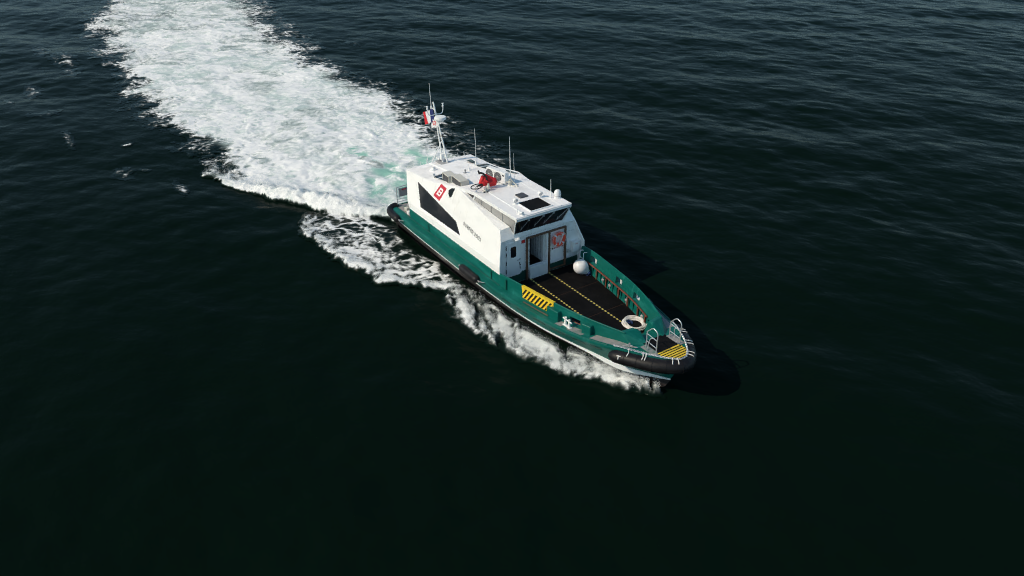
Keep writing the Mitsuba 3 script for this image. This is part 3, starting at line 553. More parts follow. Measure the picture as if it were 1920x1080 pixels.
# roof skylights
def roof_panel(pts, dz=0.012): return plate(pts, lambda x, y: np.stack([x, y, np.interp(np.abs(y), [0, 0.9, 1.95], [0, 0, 1]) * (np.interp(x, Tx, Tz) - zr(x)) + zr(x) + 0.02], -1), np.array([0, 0, 1.0]), dz - 0.012, dz)
for s in (1, -1):
    obj('roof_skylight', roof_panel([(3.35, -s * 1.66), (4.55, -s * 1.62), (4.35, -s * 0.86), (3.55, -s * 0.76)], 0.03), 'dark_glass', rf, False)
    obj('skylight_bar', roof_panel([(3.78, -s * 1.70), (3.86, -s * 1.70), (4.18, -s * 0.78), (4.10, -s * 0.78)], 0.05), 'white_plain', rf, False)
    obj('skylight_frame', roof_panel([(3.26, -s * 1.74), (3.36, -s * 1.72), (3.56, -s * 0.72), (3.46, -s * 0.72)], 0.07), 'white_plain', rf, False)
obj('roof_skylight', roof_panel([(5.35, 1.55), (6.55, 1.60), (6.35, 1.42), (5.75, 1.36)], 0.04), 'dark_glass', rf, False)
obj('roof_skylight', roof_panel([(2.15, 1.35), (2.45, 0.9), (2.95, 0.95), (3.0, 1.25)], 0.04), 'dark_glass', rf, False)
hc = [(9.72, -0.56), (9.72, 0.56), (10.80, 0.58), (10.80, -0.58)]
h_ = obj('roof_hatch', box([10.26, 0, 4.735], [1.08, 1.15, 0.05], 0, 0.012), 'deck_black', rf, False, label='large square black roof hatch')
obj('hatch_frame', [box([10.26, sy * 0.60, 4.73], [1.16, 0.05, 0.06]) for sy in (-1, 1)] + [box([x, 0, 4.73], [0.05, 1.15, 0.06]) for x in (9.70, 10.82)], 'white_plain', rf, False)
obj('roof_hatch', box([9.05, 0.07, 4.74], [0.50, 0.48, 0.07], 0, 0.03), 'dark_grey', rf, False, label='small black roof hatch')
# vent boxes on the starboard side of the roof
for (cx, cy, cz, l) in ((4.72, -1.46, 4.66, 0.72), (5.72, -1.40, 4.76, 1.0)):
    b = obj('vent_box', [box([cx, cy, cz + 0.10], [l, 0.46, 0.05], -5, 0.01)] + [box([cx + dx * (l / 2 - 0.03), cy, cz - 0.08], [0.05, 0.44, 0.34], -5) for dx in (-1, 1)], 'cream_plain', rf, False)
    obj('vent_grille', box([cx, cy - 0.02, cz - 0.08], [l - 0.12, 0.40, 0.32], -5), 'dark_grey', B, False)

# air conditioners on the roof
def air_con(x, y, z, yaw):
    a = math.radians(yaw); ax = np.array([math.cos(a), math.sin(a), 0]); nv = np.array([math.sin(a), -math.cos(a), 0]); c = np.array([x, y, z])
    k = obj('air_conditioner', box(c + [0, 0, 0.33], [0.72, 0.30, 0.56], yaw, 0.02), 'cream_plain', B, False, label=None)
    scene[k]['bsdf'] = {'type': 'ref', 'id': 'white_plain'}
    fc = c + [0, 0, 0.33] + nv * 0.151 - ax * 0.13
    obj('fan_grille', lathe([(0, 0.0), (0.235, 0.0), (0.235, 0.012), (0.0, 0.02)], fc, nv, 24), 'dark_grey', k)
    rg_ = []
    for rr in (0.05, 0.11, 0.17, 0.225):
        t = np.linspace(0, 2 * np.pi, 25)[:-1]; rg_.append(tube(fc + nv * 0.03 + rr * (np.cos(t)[:, None] * ax + np.sin(t)[:, None] * np.array([0, 0, 1.0])), 0.007, 5, True))
    for t in np.arange(6) * np.pi / 6:
        dv_ = math.cos(t) * ax + math.sin(t) * np.array([0, 0, 1.0]); rg_.append(rod(fc + nv * 0.032 - dv_ * 0.23, fc + nv * 0.032 + dv_ * 0.23, 0.006, sides=5))
    obj('fan_guard', rg_, 'grey_metal', k)
    obj('hub', lathe([(0, 0), (0.035, 0), (0.03, 0.03), (0, 0.034)], fc + nv * 0.025, nv, 12), 'cream_plain', k)
    obj('badge', box(c + [0, 0, 0.47] + nv * 0.152 + ax * 0.24, [0.12, 0.012, 0.07], yaw), 'letter_grey', k)
    obj('feet', [box(c + ax * q + [0, 0, 0.025], [0.06, 0.36, 0.05], yaw) for q in (-0.25, 0.25)], 'grey_metal', k)
air_con(7.10, 0.20, 4.71, 14); air_con(6.33, 0.20, 4.63, 14)
obj('pipe_bundle', [tube(smooth_path([[7.52, 0.32, 4.80], [7.65, 0.36, 5.05], [7.75, 0.5, 4.85], [8.0, 0.55, 4.74]], 5), 0.03), tube(smooth_path([[7.5, 0.24, 4.9], [7.66, 0.26, 4.85], [7.7, 0.35, 4.74], [7.95, 0.42, 4.74]], 5), 0.025), box([7.62, 0.38, 4.82], [0.12, 0.2, 0.2], 14, 0.02)], 'cream_plain', B)
# lights, domes and whip aerials
for y in (-0.72, 0.72):
    k = obj('searchlight', [lathe([(0, 0), (0.07, 0), (0.07, 0.03), (0.03, 0.05), (0.03, 0.12), (0, 0.13)], [9.66, y, 4.71])], 'white_plain', B)
    obj('lamp_head', lathe([(0, -0.10), (0.075, -0.09), (0.105, -0.02), (0.115, 0.05), (0.115, 0.07), (0, 0.072)], [9.68, y, 4.92], [0.95, 0.0, -0.3]), 'white_plain', k, 40)
    obj('lens', lathe([(0, 0.0), (0.10, 0.0), (0.0, 0.015)], [9.752, y, 4.897], [0.95, 0.0, -0.3]), 'galvanised', k)
k = obj('radio_dome', [lathe([(0, 0), (0.15, 0), (0.16, 0.06), (0.17, 0.20), (0.15, 0.31), (0.09, 0.38), (0, 0.40)], [10.16, 1.40, 4.71], n=20)], 'white_plain', B, 60, label='white rounded dome at the front port corner of the roof')
obj('dome_band', lathe([(0.172, 0.10), (0.176, 0.10), (0.176, 0.12), (0.172, 0.12)], [10.16, 1.40, 4.71]), 'grey_metal', k)
def aerial(x, y, z, h, r=0.014, lean_x=-0.02):
    k = obj('whip_aerial', rod([x, y, z + 0.3], [x + lean_x * h, y, z + h], r, r * 0.55, 6), 'white_plain', B)
    obj('aerial_base', rod([x, y, z - 0.02], [x, y, z + 0.32], r * 2.0, sides=8), 'white_plain', k)
aerial(10.0, 1.12, 4.70, 0.95, 0.016); aerial(7.26, 0.62, 4.70, 2.35, 0.024); aerial(7.45, 0.72, 4.70, 1.55, 0.010); aerial(3.72, 0.76, 4.34, 2.1, 0.018); aerial(3.4, 0.9, 4.3, .5, .012)
aerial(0.98, -0.75, 3.97, 1.25, 0.010)
obj('roof_fitting', [rod([4.35, -0.30, 4.40], [4.35, -0.30, 4.56], 0.03), sphere([4.35, -0.3, 4.58], 0.055), box([4.35, -0.3, 4.43], [0.18, 0.18, 0.02])], 'grey_metal', B)
obj('roof_fitting', [rod([4.05, 0.1, 4.36], [4.05, 0.1, 4.72], 0.02), box([4.1, 0.1, 4.44], [0.14, 0.1, 0.05])], 'white_plain', B)
obj('roof_horn', [lathe([(0, 0), (0.03, 0), (0.035, 0.2), (0.08, 0.3), (0, 0.3)], [10.62, -1.15, 4.80], [1, 0.05, 0.05]), box([10.7, -1.15, 4.74], [0.12, 0.14, 0.06]), rod([10.55, -1.2, 4.72], [10.55, -1.2, 4.93], 0.02)], 'white_plain', B)
obj('roof_fitting', [rod([3.38, -1.66, 4.10], [3.38, -1.66, 4.32], 0.03), box([3.38, -1.66, 4.34], [0.1, 0.12, 0.08])], 'white_plain', B)
obj('roof_fitting', [lathe([(0, 0), (0.13, 0), (0.15, .1), (0.1, .2), (0, .22)], [2.4, -1.15, 4.08])], 'white_plain', B, 60)
for y in np.linspace(-1.6, 1.6, 9): obj('aft_rail_stanchion', rod([1.0, y, 3.95], [0.98, y, 4.2], 0.012, sides=6), 'white_plain', B) if abs(y) > .5 else None

# ------------------------------------------------------------------ mast
m0, m1 = np.array([1.82, 0, 4.10]), np.array([0.64, 0, 7.25])
on_mast = lambda t: m0 + (m1 - m0) * t
ms = obj('mast', [rod(m0 + [0, 0.06, 0], on_mast(0.72) + [0, 0.03, 0], 0.05, 0.042, 10), rod(m0 + [-0.20, -0.12, -.02], on_mast(0.74) + [-.06, -0.03, 0], 0.045, 0.035, 10), rod(on_mast(0.70), m1, 0.05, 0.045, 10)], 'white_plain', B, 50)
obj('stay', rod(on_mast(0.36) + [0, -.02, 0], [1.08, -0.55, 3.98], 0.024), 'white_plain', ms); obj('stay', rod(on_mast(0.36), [1.08, 0.45, 3.98], 0.024), 'white_plain', ms)
obj('foot_plate', box([1.65, -0.1, 4.12], [0.9, 0.6, 0.03], 0), 'grey_metal', ms)
obj('mast_box', [box([1.55, -0.12, 4.42], [0.18, 0.2, 0.35], 0, .02), box([1.25, -0.1, 4.25], [0.3, 0.3, 0.1])], 'white_plain', ms)
for t in np.arange(0.15, 0.68, 0.09): obj('rung', rod(on_mast(t) + [-0.16 + 0.1 * t, -0.10, 0], on_mast(t) + [0.0, 0.06, 0], 0.013, sides=6), 'white_plain', ms)
obj('radar', lathe([(0, 0), (0.26, 0.0), (0.32, 0.04), (0.33, 0.11), (0.30, 0.17), (0.15, 0.20), (0, 0.205)], [1.30, 0.03, 6.42], n=28), 'white_plain', ms, 40, label='round white radar dome')
obj('radar_shelf', [box([1.18, 0.0, 6.38], [0.62, 0.26, 0.05]), rod([1.35, 0, 6.36], on_mast(0.62), 0.025)], 'white_plain', ms)
for s in (-1, 1):
    b0 = np.array([0.86, 0.0, 6.62])
    pth = smooth_path([b0, b0 + [0, s * 0.30, -0.02], b0 + [-0.02, s * 0.45, 0.10], b0 + [-0.03, s * 0.48, 0.36]], 5)
    k = obj('lamp_arm', tube(pth, 0.026, 7), 'white_plain', ms)
    
    scene_key = numbered(ms + '_lamp'); 
    obj('mast_lamp', lathe([(0, 0), (0.055, 0), (0.055, 0.05), (0.035, 0.06), (0.035, 0.13), (0.055, 0.14), (0.055, 0.18), (0, 0.19)], b0 + [-0.03, s * 0.48, 0.34], n=12), 'white_plain', ms)
k = obj('mast_aerial', [rod([0.58, -0.10, 6.95], [0.50, -0.10, 8.25], 0.02, 0.012), rod(on_mast(0.86), [0.58, -0.10, 6.95], 0.03), lathe([(0, 0), (0.05, 0), (0.05, .16), (0, .18)], [0.58, -0.10, 6.86])], 'white_plain', ms)
obj('mast_lamp', lathe([(0, 0), (0.06, 0), (0.06, 0.12), (0, 0.14)], on_mast(0.44) + [0.09, 0.06, 0], n=10), 'dark_grey', ms)
# flags on the mast: they fly aft and droop
def cloth(o, length, height, droop, nx=14, nz=8, wob=0.05, ph=0.0):
    u, w = np.meshgrid(np.linspace(0, 1, nx), np.linspace(0, 1, nz), indexing='ij')
    x = o[0] - length * u * 0.80 + 0.28 * height * w; y = o[1] - 0.30 * length * u + wob * np.sin(u * 7 + w * 2 + ph) * u ** 0.5; z = o[2] - height * w - droop * u ** 1.2 + 0.03 * np.sin(u * 9 + ph)
    return np.stack([x, y, z], -1)
thing('french_flag', 'blue white and red striped flag flying from the mast', 'flag')
C = cloth(np.array([0.70, -0.08, 6.88]), 0.9, 0.64, 0.36, 19)
for nm, a, b, mt in (('blue_band', 0, 6, 'flag_blue'), ('white_band', 6, 12, 'flag_white'), ('red_band', 12, 18, 'flag_red')): obj(nm, strip(C[a:b + 1]), mt, 'french_flag', True)
thing('house_flag', 'small white flag with a red square emblem under the radar', 'flag')
C = cloth(np.array([0.98, -0.02, 6.40]), 0.55, 0.42, 0.18, 12, 10, 0.03, 1.0)
obj('cloth', strip(C), 'flag_white', 'house_flag', True)
off = np.array([0, -0.012, 0.0]); Q = C[2:9, 2:8] + off
obj('emblem', [strip(Q), strip(Q + 2 * -off)], 'flag_red', 'house_flag', True)
obj('emblem_letter', [strip(C[3:8, 3:4 + 1] + 1.6 * off), strip(C[3:4 + 1, 3:7] + 1.6 * off), strip(C[3:8, 6:7 + 1] + 1.6 * off)], 'flag_white', 'house_flag', True)

# ------------------------------------------------------------------ front wall of the house
wall = Polygon([(-2.41, 1.0), (2.41, 1.0), (2.41, 2.43), (2.16, 3.49), (1.42, 3.53), (-1.42, 3.53), (-2.16, 3.49), (-2.41, 2.43)]).difference(Polygon([(-0.58, 1.76), (0.42, 1.76), (0.42, 3.24), (-0.58, 3.24)]))
fw = obj('front_wall', [plate(wall, front, FN, -0.05, 0.0), strip([[[10.6, -1.42, 3.53], [10.6, 1.42, 3.53]], [[10.57, -1.385, 3.68], [10.57, 1.385, 3.68]]])], 'white_paint', B, False)
obj('green_dado', plate([(0.5, 1.1), (2.40, 1.1), (2.40, 1.50), (0.5, 1.50)], front, FN, 0.0, 0.012), 'green_dark', fw, False)
obj('green_dado', plate([(-0.62, 1.1), (-0.62, 1.62), (-0.95, 1.62), (-1.1, 1.50), (-2.4, 1.50), (-2.4, 1.1)], front, FN, 0.0, 0.012), 'green_dark', fw, False)
# recess seen through the open doorway
D0 = 9.4
rm = lambda pts: trimesh.Trimesh(np.array(pts, float), [[0, 1, 2], [0, 2, 3]], process=False)
obj('entry_floor', rm([[10.58, -0.9, 1.62], [10.58, 0.62, 1.62], [D0, 0.62, 1.62], [D0, -0.9, 1.62]]), 'deck_black', B)
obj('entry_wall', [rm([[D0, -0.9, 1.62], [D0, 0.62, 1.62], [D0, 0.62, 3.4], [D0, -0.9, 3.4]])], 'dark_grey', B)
obj('entry_wall', [rm([[10.58, 0.40, 1.62], [D0, 0.40, 1.62], [D0, 0.40, 3.4], [10.58, 0.40, 3.4]])], 'white_plain', B)
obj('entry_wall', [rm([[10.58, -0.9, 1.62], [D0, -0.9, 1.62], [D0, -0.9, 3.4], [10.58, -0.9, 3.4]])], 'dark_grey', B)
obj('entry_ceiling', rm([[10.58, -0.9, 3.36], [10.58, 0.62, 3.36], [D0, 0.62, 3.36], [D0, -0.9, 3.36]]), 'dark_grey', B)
dr_ = obj('open_door', box([10.12, 0.36, 2.46], [0.85, 0.05, 1.50], 0, .01), 'white_plain', B, False, label='white door folded open inside the doorway')
obj('door_rib', [box([x, 0.33, 2.46], [0.03, 0.02, 1.45]) for x in (9.9, 10.1, 10.3)], 'grey_metal', dr_)
obj('door_sill', box([10.68, -0.06, 1.43], [0.16, 1.05, 0.66], 0, 0.015), 'white_plain', B, False)
obj('door_jamb', box([10.63, 0.48, 2.42], [0.10, 0.07, 1.72]), 'white_plain', B)
obj('door_jamb', box([10.63, -0.61, 2.42], [0.06, 0.06, 1.72]), 'white_plain', B)
# white side door with its window
d_ = obj('side_door', plate(Polygon([(-1.86, 1.56), (-1.02, 1.56), (-1.02, 3.30), (-1.86, 3.30)]).buffer(-0.05).buffer(0.05), front, FN, 0.0, 0.035), 'white_plain', B, False, label='white closed door left of the open doorway')
obj('door_window', plate(Polygon([(-1.63, 2.52), (-1.33, 2.52), (-1.33, 3.08), (-1.63, 3.08)]).buffer(-0.08).buffer(0.08), front, FN, 0.035, 0.043), 'dark_glass', d_, False)
obj('window_rim', plate(Polygon([(-1.66, 2.49), (-1.30, 2.49), (-1.30, 3.11), (-1.66, 3.11)]).buffer(-0.08).buffer(0.08), front, FN, 0.035, 0.039), 'white_plain', d_, False)
obj('handle', [rod([10.65, -1.28, 2.30], [10.67, -1.10, 2.33], 0.015), box([10.65, -1.12, 2.33], [0.04, 0.05, 0.06])], 'grey_metal', d_)
obj('lock', [box([10.645, -1.14, 2.12], [0.03, 0.04, 0.07]), box([10.645, -1.10, 2.02], [0.03, 0.04, 0.07]), box([10.645, -1.10, 1.88], [0.03, 0.03, 0.12])], 'dark_grey', d_)
obj('hinge', [box([10.64, -1.875, z], [0.03, 0.03, 0.22]) for z in (1.85, 2.3, 2.75, 3.1)], 'dark_grey', d_)
obj('deck_lamp', [sphere([10.72, -1.28, 3.42], 0.09, 2, (1, 1.6, .7)), box([10.66, -1.28, 3.46], [0.1, 0.26, 0.05])], 'white_plain', B, 50)
sg = obj('exit_sign', plate([(-1.0, 3.10), (-0.80, 3.10), (-0.80, 3.26), (-1.0, 3.26)], front, FN, 0.0, 0.012), 'red_paint', B, False, label='small red sign plate on the white wall')
obj('sign_print', [plate([(-0.97, z), (-0.83, z), (-0.83, z + .025), (-0.97, z + .025)], front, FN, 0.012, 0.014) for z in (3.145, 3.195)], 'orange', sg, False)
# brown wooden posts and lintels
for y, z0 in ((-0.72, 1.10), (0.58, 1.10), (1.55, 1.20)): obj('wooden_post', box([10.67, y, (z0 + 3.36) / 2], [0.10, 0.085, 3.36 - z0], 0, .008), 'brown_wood', B, False)
obj('wooden_lintel', box([10.66, -0.07, 3.32], [0.08, 1.21, 0.09], 0, .008), 'brown_wood', B, False)
obj('wooden_lintel', box([10.66, 1.065, 3.32], [0.08, 0.88, 0.09], 0, .008), 'brown_wood', B, False)
obj('wooden_lintel', box([10.66, 1.065, 1.24], [0.06, 0.88, 0.07], 0, .008), 'brown_wood', B, False)
obj('kick_strip', box([10.63, 1.25, 1.62], [0.03, 1.4, 0.10]), 'white_plain', B)
for k, (y, w) in enumerate(((0.79, 0.10), (0.93, 0.05), (1.00, 0.05), (1.07, 0.06), (1.14, 0.05), (1.21, 0.07), (1.34, 0.06), (1.42, 0.07))):
    obj('notice_mark', plate([(y, 2.25 - 0.0 * k), (y + w - .012, 2.25), (y + w - .012, 2.33), (y, 2.33)], front, FN, 0.0, 0.006), 'black_paint' if k == 0 else 'red_paint', fw, False)
cab = obj('wall_cabinet', box([10.72, 2.14, 2.13], [0.24, 0.42, 0.56], 0, 0.015), 'white_plain', B, False, label='white cabinet on the wall beside the bulwark')
obj('cabinet_label', [plate([(2.04 + .05 * k, 2.28), (2.075 + .05 * k, 2.28), (2.075 + .05 * k, 2.31), (2.04 + .05 * k, 2.31)], lambda y, z: np.stack([0 * y + 10.84, y, z], -1), FN, 0, 0.004) for k in range(4)], 'red_paint', cab, False)
obj('cabinet_pipe', [rod([10.68, 1.78, 2.0], [10.68, 1.72, 1.85], 0.04), rod([10.66, 1.62, 2.02], [10.66, 1.8, 2.0], 0.015)], 'cream_plain', cab)
obj('wall_seam', [plate([(1.6, 2.98), (2.1, 2.98), (2.1, 2.99), (1.6, 2.99)], front, FN, 0.0, 0.003), plate([(-1.4, 3.44), (2.1, 3.44), (2.1, 3.448), (-1.4, 3.448)], front, FN, 0, .003)], 'grey_metal', fw, False)
# windshield, leaning forward, with wipers
wA, wB_, wC, wD = np.array([10.58, -1.385, 3.69]), np.array([10.58, 1.385, 3.69]), np.array([11.0, 1.55, 4.53]), np.array([11.0, -1.55, 4.53])
wpt = lambda u, w: (wA * (1 - u) + wB_ * u) * (1 - w) + (wD * (1 - u) + wC * u) * w
wn = np.cross(wB_ - wA, wD - wA); wn /= np.linalg.norm(wn)
wsh = obj('windshield', strip([[wA, wB_], [wD, wC]]), 'dark_glass', B, False, label='dark raked windscreen under the roof brow')
for u in (0.02, 0.26, 0.5, 0.74, 0.98): obj('pillar', rod(wpt(u, 0.0) + wn * 0.008, wpt(u, 1.0) + wn * 0.008, 0.022, sides=6), 'black_paint', wsh)
for u in (0.20, 0.47, 0.66, 0.93):
    a, b = wpt(u + 0.02, 0.93) + wn * 0.05, wpt(u - 0.09, 0.25) + wn * 0.035
    obj('wiper', [rod(a, b, 0.012, sides=6), rod(b + (wpt(0.5, .8) - wpt(.5, .3)) * .5, b - (wpt(0.5, .6) - wpt(.5, .3)) * .15, 0.011, sides=5), box(a, [0.08, 0.08, 0.08], 0, .01), rod(a, a + [0.02, 0, 0.14], 0.02)], 'galvanised', wsh)

# ------------------------------------------------------------------ lettering and emblem on both sides of the house
def on_side(mesh2, origin, ux, s):
    """flat mesh (x right, y up, z out) laid on the leaning wall: origin and right vector in (x, z)"""
    v = np.array(mesh2.vertices); r = np.array(ux) / np.hypot(*ux); up = np.array([-r[1], r[0]])
    P = np.array(origin) + v[:, :1] * r + v[:, 1:2] * up * 1.0
    w3 = lean(P[:, 0], P[:, 1]) + LN * (0.001 + v[:, 2:3]); 
    if s < 0: w3[:, 1] *= -1
    return trimesh.Trimesh(w3, mesh2.faces, process=False)
txt = meshkit.text_mesh('SURFER 2001', 0.16, 0.004, bold=True); wid = txt.bounds[1][0]
sc = txt.copy(); sc.vertices[:, 0] *= 1.78 / wid
obj('ship_name', on_side(sc, (7.34, 3.16), (1.73, -0.20), 1), 'letter_grey', 'crew_boat__house_side', False, label='grey painted ship name lettering')
ps = sc.copy(); obj('ship_name', on_side(trimesh.Trimesh(np.array(ps.vertices) * [-1, 1, 1] + [1.78, 0, 0], ps.faces, process=False), (7.34, 3.16), (1.73, -0.20), -1), 'letter_grey', 'crew_boat__house_side_001', False)
LT, LR, LB, LL = np.array([4.66, 4.31]), np.array([5.25, 4.25]), np.array([4.82, 3.48]), np.array([4.15, 3.56])
quad = lambda u, w: (1 - w)[:, None] * ((1 - u)[:, None] * LL + u[:, None] * LB) + w[:, None] * ((1 - u)[:, None] * LT + u[:, None] * LR)
def logo_plate(P, d0, d1, s):
    m = plate(P, lambda u, w: np.concatenate([quad(u, w), 0 * u[:, None]], 1), np.array([0, 0, 0.0]), 0, 0); v = np.array(m.vertices)
    ex = trimesh.creation.extrude_polygon(P, 1.0, engine='earcut'); zz = np.array(ex.vertices)[:, 2:3]
    w3 = lean(v[:, 0], v[:, 1]) + LN * (d0 + (d1 - d0) * zz)
    if s < 0: w3[:, 1] *= -1
    return trimesh.Trimesh(w3, m.faces, process=False)
rr = lambda a, b, c, d_, r=0.06: Polygon([(a, b), (c, b), (c, d_), (a, d_)]).buffer(-r).buffer(r)
letter = Polygon([(0.16, 0.16), (0.72, 0.16), (0.86, 0.30), (0.86, 0.70), (0.72, 0.84), (0.16, 0.84)])
letter = letter.difference(rr(0.34, 0.57, 0.68, 0.70, 0.03)).difference(rr(0.34, 0.30, 0.68, 0.43, 0.03))
letter = affinity.scale(letter, 0.80, 0.84, origin=(0.5, 0.5))
for s, hs in ((1, 'crew_boat__house_side'), (-1, 'crew_boat__house_side_001')):
    obj('emblem', logo_plate(Polygon([(0, 0), (1, 0), (1, 1), (0, 1)]), 0.0, 0.004, s), 'red_paint', hs, False, label='red slanted emblem with white letter shape')
    obj('emblem_letter', logo_plate(letter, 0.004, 0.007, s), 'white_plain', hs, False)

# ------------------------------------------------------------------ stern: rail, locker, fittings
for s in (1, -1):
    y0, y1 = -s * 2.36, -s * 1.05
    r = obj('stern_rail', [tube(smooth_path([[0.08, y0, 1.45], [0.08, y0, 2.45], [0.08, y0 + s * 0.1, 2.60], [0.08, y1 - s * 0.1, 2.62], [0.08, y1, 2.5], [0.08, y1, 1.45]], 5), 0.026, 8)], 'galvanised', B, 50)
    for z in (1.72, 1.88, 2.05): obj('rail_bar', rod([0.08, y0, z], [0.08, y1, z], 0.018), 'galvanised', r)
    obj('rail_board', box([0.12, -s * 1.92, 2.28], [0.03, 0.62, 0.50]), 'grey_metal', r)
    obj('board_frame', [box([0.12, -s * 2.26, 2.28], [0.05, 0.05, 0.6]), box([0.12, -s * 1.58, 2.28], [0.05, 0.05, 0.6])], 'white_plain', r)
    obj('board_label', box([0.14, -s * 1.92, 2.44], [0.03, 0.26, 0.06]), 'red_paint', r)
    for (x, y, z, sx, sy, sz, mt) in ((0.9, 2.2, 1.56, 0.25, 0.2, 0.2, 'cream_plain'), (1.4, 2.33, 1.55, 0.2, 0.16, 0.22, 'white_plain'), (0.55, 1.8, 1.53, 0.35, 0.25, 0.14, 'grey_metal'), (1.2, 1.7, 1.58, 0.3, 0.3, 0.26, 'cream_plain')):
        obj('deck_fitting', box([x, -s * y, z], [sx, sy, sz], 12, 0.02), mt, B)

# ------------------------------------------------------------------ separate things on board
def fender(name, pts, r, label, n=12):
    p = smooth_path(pts, 10); L = np.r_[0, np.cumsum(np.linalg.norm(np.diff(p, axis=0), axis=1))]; e = np.minimum(L, L[-1] - L)
    rad = r * np.sqrt(np.clip(1 - (1 - np.clip(e / (r * 1.1), 0, 1)) ** 2, 0.03, 1))
    thing(name, label, 'fender')
    obj('body', tube(p, rad, 16), 'rubber', name, 50)
    for k in (0, -1):
        d_ = p[0] - p[1] if k == 0 else p[-1] - p[-2]; d_ = d_ / np.linalg.norm(d_)
        obj('end_fitting', [rod(p[k] - d_ * 0.02, p[k] + d_ * 0.10, 0.035), box(p[k] + d_ * 0.12, [0.06, 0.06, 0.06])], 'grey_metal', name)
    obj('chain', tube(smooth_path([p[-1], p[-1] + [0.2, 0.02, 0.02], p[-1] + [0.42, 0.10, 0.06]], 5), 0.018, 5), 'grey_metal', name)
fender('side_fender', [[8.28, -3.04, 1.47], [9.1, -3.05, 1.45], [9.92, -3.04, 1.42]], 0.19, 'black cylindrical rubber fender hung halfway along the green hull side')
fender('stern_fender', [[0.02, -2.28, 1.50], [0.0, -2.62, 1.46], [0.25, -2.93, 1.40], [0.8, -3.02, 1.37], [1.5, -3.03, 1.35]], 0.20, 'black rubber fender bent round the stern corner of the boat')

thing('lifebuoy', 'orange lifebuoy with white bands hanging on the white front wall', 'lifebuoy')
lc = np.array([10.74, 1.11, 2.80]); R0 = 0.305
def ring_arc(a0, a1, r=0.085, n=14):
    a = np.linspace(a0, a1, n); return tube(np.stack([0 * a + lc[0], lc[1] + R0 * np.cos(a), lc[2] + R0 * np.sin(a)], -1), r, 12)
for k in range(4):
    a = k * np.pi / 2 + 0.25 * np.pi
    obj('ring_segment', ring_arc(a + 0.10, a + np.pi / 2 - 0.10), 'orange', 'lifebuoy', 50)
    obj('white_band', ring_arc(a - 0.105, a + 0.105, 0.089, 6), 'white_plain', 'lifebuoy', 50)
obj('grab_line', [tube(np.stack([0 * t + lc[0] + 0.05, lc[1] + (R0 + 0.095) * np.cos(t), lc[2] + (R0 + 0.095) * np.sin(t)], -1), 0.010, 5, True) for t in [np.linspace(0, 2 * np.pi, 33)[:-1]]], 'rope_white', 'lifebuoy')
obj('hung_rope', tube(smooth_path([lc + [0.06, -0.02, -0.30], lc + [0.08, 0.05, -0.1], lc + [0.08, 0.16, 0.15], lc + [0.07, 0.1, 0.33]], 6), 0.028, 6), 'rope_white', 'lifebuoy')

thing('mooring_buoy', 'large round white inflatable buoy on black deck beside the port bulwark', 'buoy')
bc = np.array([11.66, 1.78, 1.48]); ax = np.array([0.62, 0.42, -0.45]); ax /= np.linalg.norm(ax)
obj('ball', lathe([(0, -0.375), (0.10, -0.362), (0.20, -0.318), (0.29, -0.24), (0.35, -0.13), (0.375, 0.0), (0.355, 0.12), (0.30, 0.23), (0.22, 0.33), (0.14, 0.42), (0.10, 0.48), (0, 0.49)], bc, ax, 32), 'buoy_white', 'mooring_buoy', 50)
obj('neck', lathe([(0, 0.46), (0.11, 0.46), (0.11, 0.54), (0.05, 0.58), (0, 0.58)], bc, ax, 16), 'blue_rope', 'mooring_buoy')
a = np.linspace(0, 5.5, 24)
obj('lanyard', tube(np.stack([11.98 + 0.16 * np.cos(a) * (1 + .1 * a / 5), 2.0 + 0.13 * np.sin(a), 1.125 + 0.02 * a / 5], -1), 0.018, 6), 'blue_rope', 'mooring_buoy')
for x, y in ((11.12, 2.32), (11.42, 2.30)):
    obj('hook_bar', tube(smooth_path([[x, y + 0.05, 1.98], [x - 0.03, y - 0.10, 2.0], [x - 0.02, y - 0.16, 1.9], [x + 0.02, y - 0.16, 1.62]], 6), 0.022, 7), 'white_plain', B, 50)
obj('hook_cross', rod([11.1, 2.14, 1.72], [11.44, 2.14, 1.66], 0.02), 'white_plain', B)

thing('rope_coil', 'coil of pale mooring rope lying on the black deck near bow', 'rope')
for k in range(13):
    a = np.linspace(0, 2 * np.pi, 41)[:-1]; r1 = 0.36 + 0.022 * (k % 7) + rng.normal(0, .01); ph = rng.uniform(0, 6.28)
    cx_, cy_ = 16.68 + rng.normal(0, .025), 0.86 + rng.normal(0, .025)
    wob = 1 + 0.05 * np.sin(2 * a + ph) + 0.03 * np.sin(3 * a + 2 * ph)
    obj('loop', tube(np.stack([cx_ + r1 * 1.13 * wob * np.cos(a), cy_ + r1 * wob * np.sin(a), 1.14 + 0.030 * (k // 3) + 0.015 * np.sin(3 * a + ph)], -1), 0.024, 7, True), 'rope_white', 'rope_coil', 60)
a = np.linspace(0, 5.6, 24)
obj('inner_line', tube(np.stack([16.45 + 0.13 * np.cos(a), 0.80 + 0.10 * np.sin(a), 1.13 + 0.01 * a], -1), 0.03, 6), 'blue_rope', 'rope_coil', label='dark blue line inside the coil')

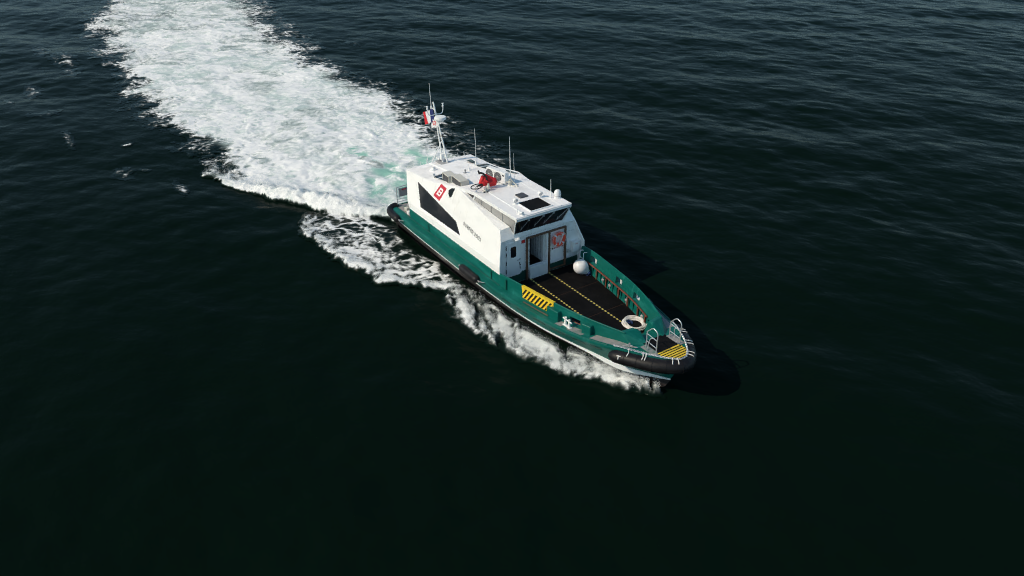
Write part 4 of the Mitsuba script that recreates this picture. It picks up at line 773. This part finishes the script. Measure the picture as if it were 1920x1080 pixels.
thing('fire_monitor', 'bright red covered fire monitor with black hand wheel on the white roof', 'fire monitor')
fc = np.array([7.32, -0.78, 4.70])
def blob(parts, refine=0.035, it=12):
    man = None
    for (a, ra), (b, rb) in parts:
        s1 = np.asarray(sphere(a, ra, 2).vertices); s2 = np.asarray(sphere(b, rb, 2).vertices)
        h_ = m3.Manifold.hull_points(np.vstack([s1, s2])); man = h_ if man is None else man + h_
    m = as_mesh(man.refine_to_length(refine)); m = trimesh.Trimesh(m.vertices, m.faces, process=True)
    trimesh.smoothing.filter_taubin(m, iterations=it); return m
cov_m = blob([((fc + [-.18, -.30, .30]), .17), ((fc + [-.10, -.22, .62]), .13)] and [
    ((fc + [-0.16, -0.34, 0.26]), 0.15), ((fc + [-0.12, -0.26, 0.66]), 0.13)] and [
    (((fc + [-0.16, -0.32, 0.28])), 0.15)] * 0 + [
    (((fc + [-0.16, -0.32, 0.30]), 0.15), ((fc + [-0.14, -0.22, 0.68]), 0.13)),
    (((fc + [-0.10, -0.20, 0.36]), 0.20), ((fc + [-0.12, -0.02, 0.68]), 0.16)),
    (((fc + [-0.08, -0.05, 0.40]), 0.22), ((fc + [0.12, 0.42, 0.40]), 0.17)),
    (((fc + [-0.12, 0.0, 0.68]), 0.14), ((fc + [0.12, 0.40, 0.48]), 0.14)),
    (((fc + [0.0, 0.1, 0.30]), 0.18), ((fc + [0.1, 0.42, 0.26]), 0.13))])
vv = np.array(cov_m.vertices); vv += (meshkit.fbm(vv * 5, 3)[:, None] - 0.5) * 0.09 * np.array(cov_m.vertex_normals); cov_m.vertices = fc + (vv - fc) * [0.86, 0.84, 0.86]
obj('cover', cov_m, 'red_cloth', 'fire_monitor', 50)
obj('strap', [tube(smooth_path([fc + [-.12, -.34, .86], fc + [-.02, -.24, .84], fc + [.06, -.12, .70], fc + [.10, -.10, .52]], 6), 0.05, 7), rod(fc + [-0.14, -0.36, 0.80], fc + [-0.16, -0.40, 0.98], 0.045)], 'black_paint', 'fire_monitor')
wc_ = fc + [0.02, -0.62, 0.26]; a = np.linspace(0, 2 * np.pi, 29)[:-1]; e1 = np.array([0.2, -0.95, -0.12]); e1 /= np.linalg.norm(e1); e2 = np.array([0.95, 0.2, 0.12]); e2 -= e1 * (e1 @ e2); e2 /= np.linalg.norm(e2)
hw_ = obj('hand_wheel', tube(wc_ + 0.29 * (np.cos(a)[:, None] * e1 + np.sin(a)[:, None] * e2), 0.026, 7, True), 'black_paint', 'fire_monitor', 50)
obj('spoke', [rod(wc_ + 0.25 * (math.cos(t) * e1 + math.sin(t) * e2), wc_ - 0.25 * (math.cos(t) * e1 + math.sin(t) * e2), 0.012) for t in (0.3, 1.9)], 'grey_metal', hw_)
obj('wheel_shaft', rod(wc_, fc + [0, -0.28, 0.30], 0.05), 'black_paint', 'fire_monitor')
obj('pedestal', [lathe([(0, 0), (0.17, 0), (0.17, 0.03), (0.09, 0.05), (0.09, 0.30), (0, 0.3)], fc + [-.02, -.02, 0])], 'white_plain', 'fire_monitor', 40)
obj('valve', [rod(fc + [0.25, -0.12, 0.02], fc + [0.22, -0.08, 0.36], 0.05), sphere(fc + [0.24, -0.1, 0.2], 0.09), box(fc + [0.27, -0.28, 0.05], [0.2, 0.14, 0.09], 20, 0.02), rod(fc + [0.2, -0.34, 0.1], fc + [0.34, -.02, .14], 0.03)], 'cream_plain', 'fire_monitor', 40)
for q in ([.34, -.40, 0], [.40, -.24, 0]): obj('bolt', lathe([(0, 0), (.05, 0), (.04, .05), (0, .055)], fc + q), 'dark_grey', 'fire_monitor')
obj('roof_dome', lathe([(0, 0), (0.15, 0), (0.165, 0.12), (0.15, 0.26), (0.09, 0.34), (0, 0.37)], [6.72, -0.36, 5.12 - 0.4], n=20), 'white_plain', B, 60, label='white dome behind the red fire monitor')
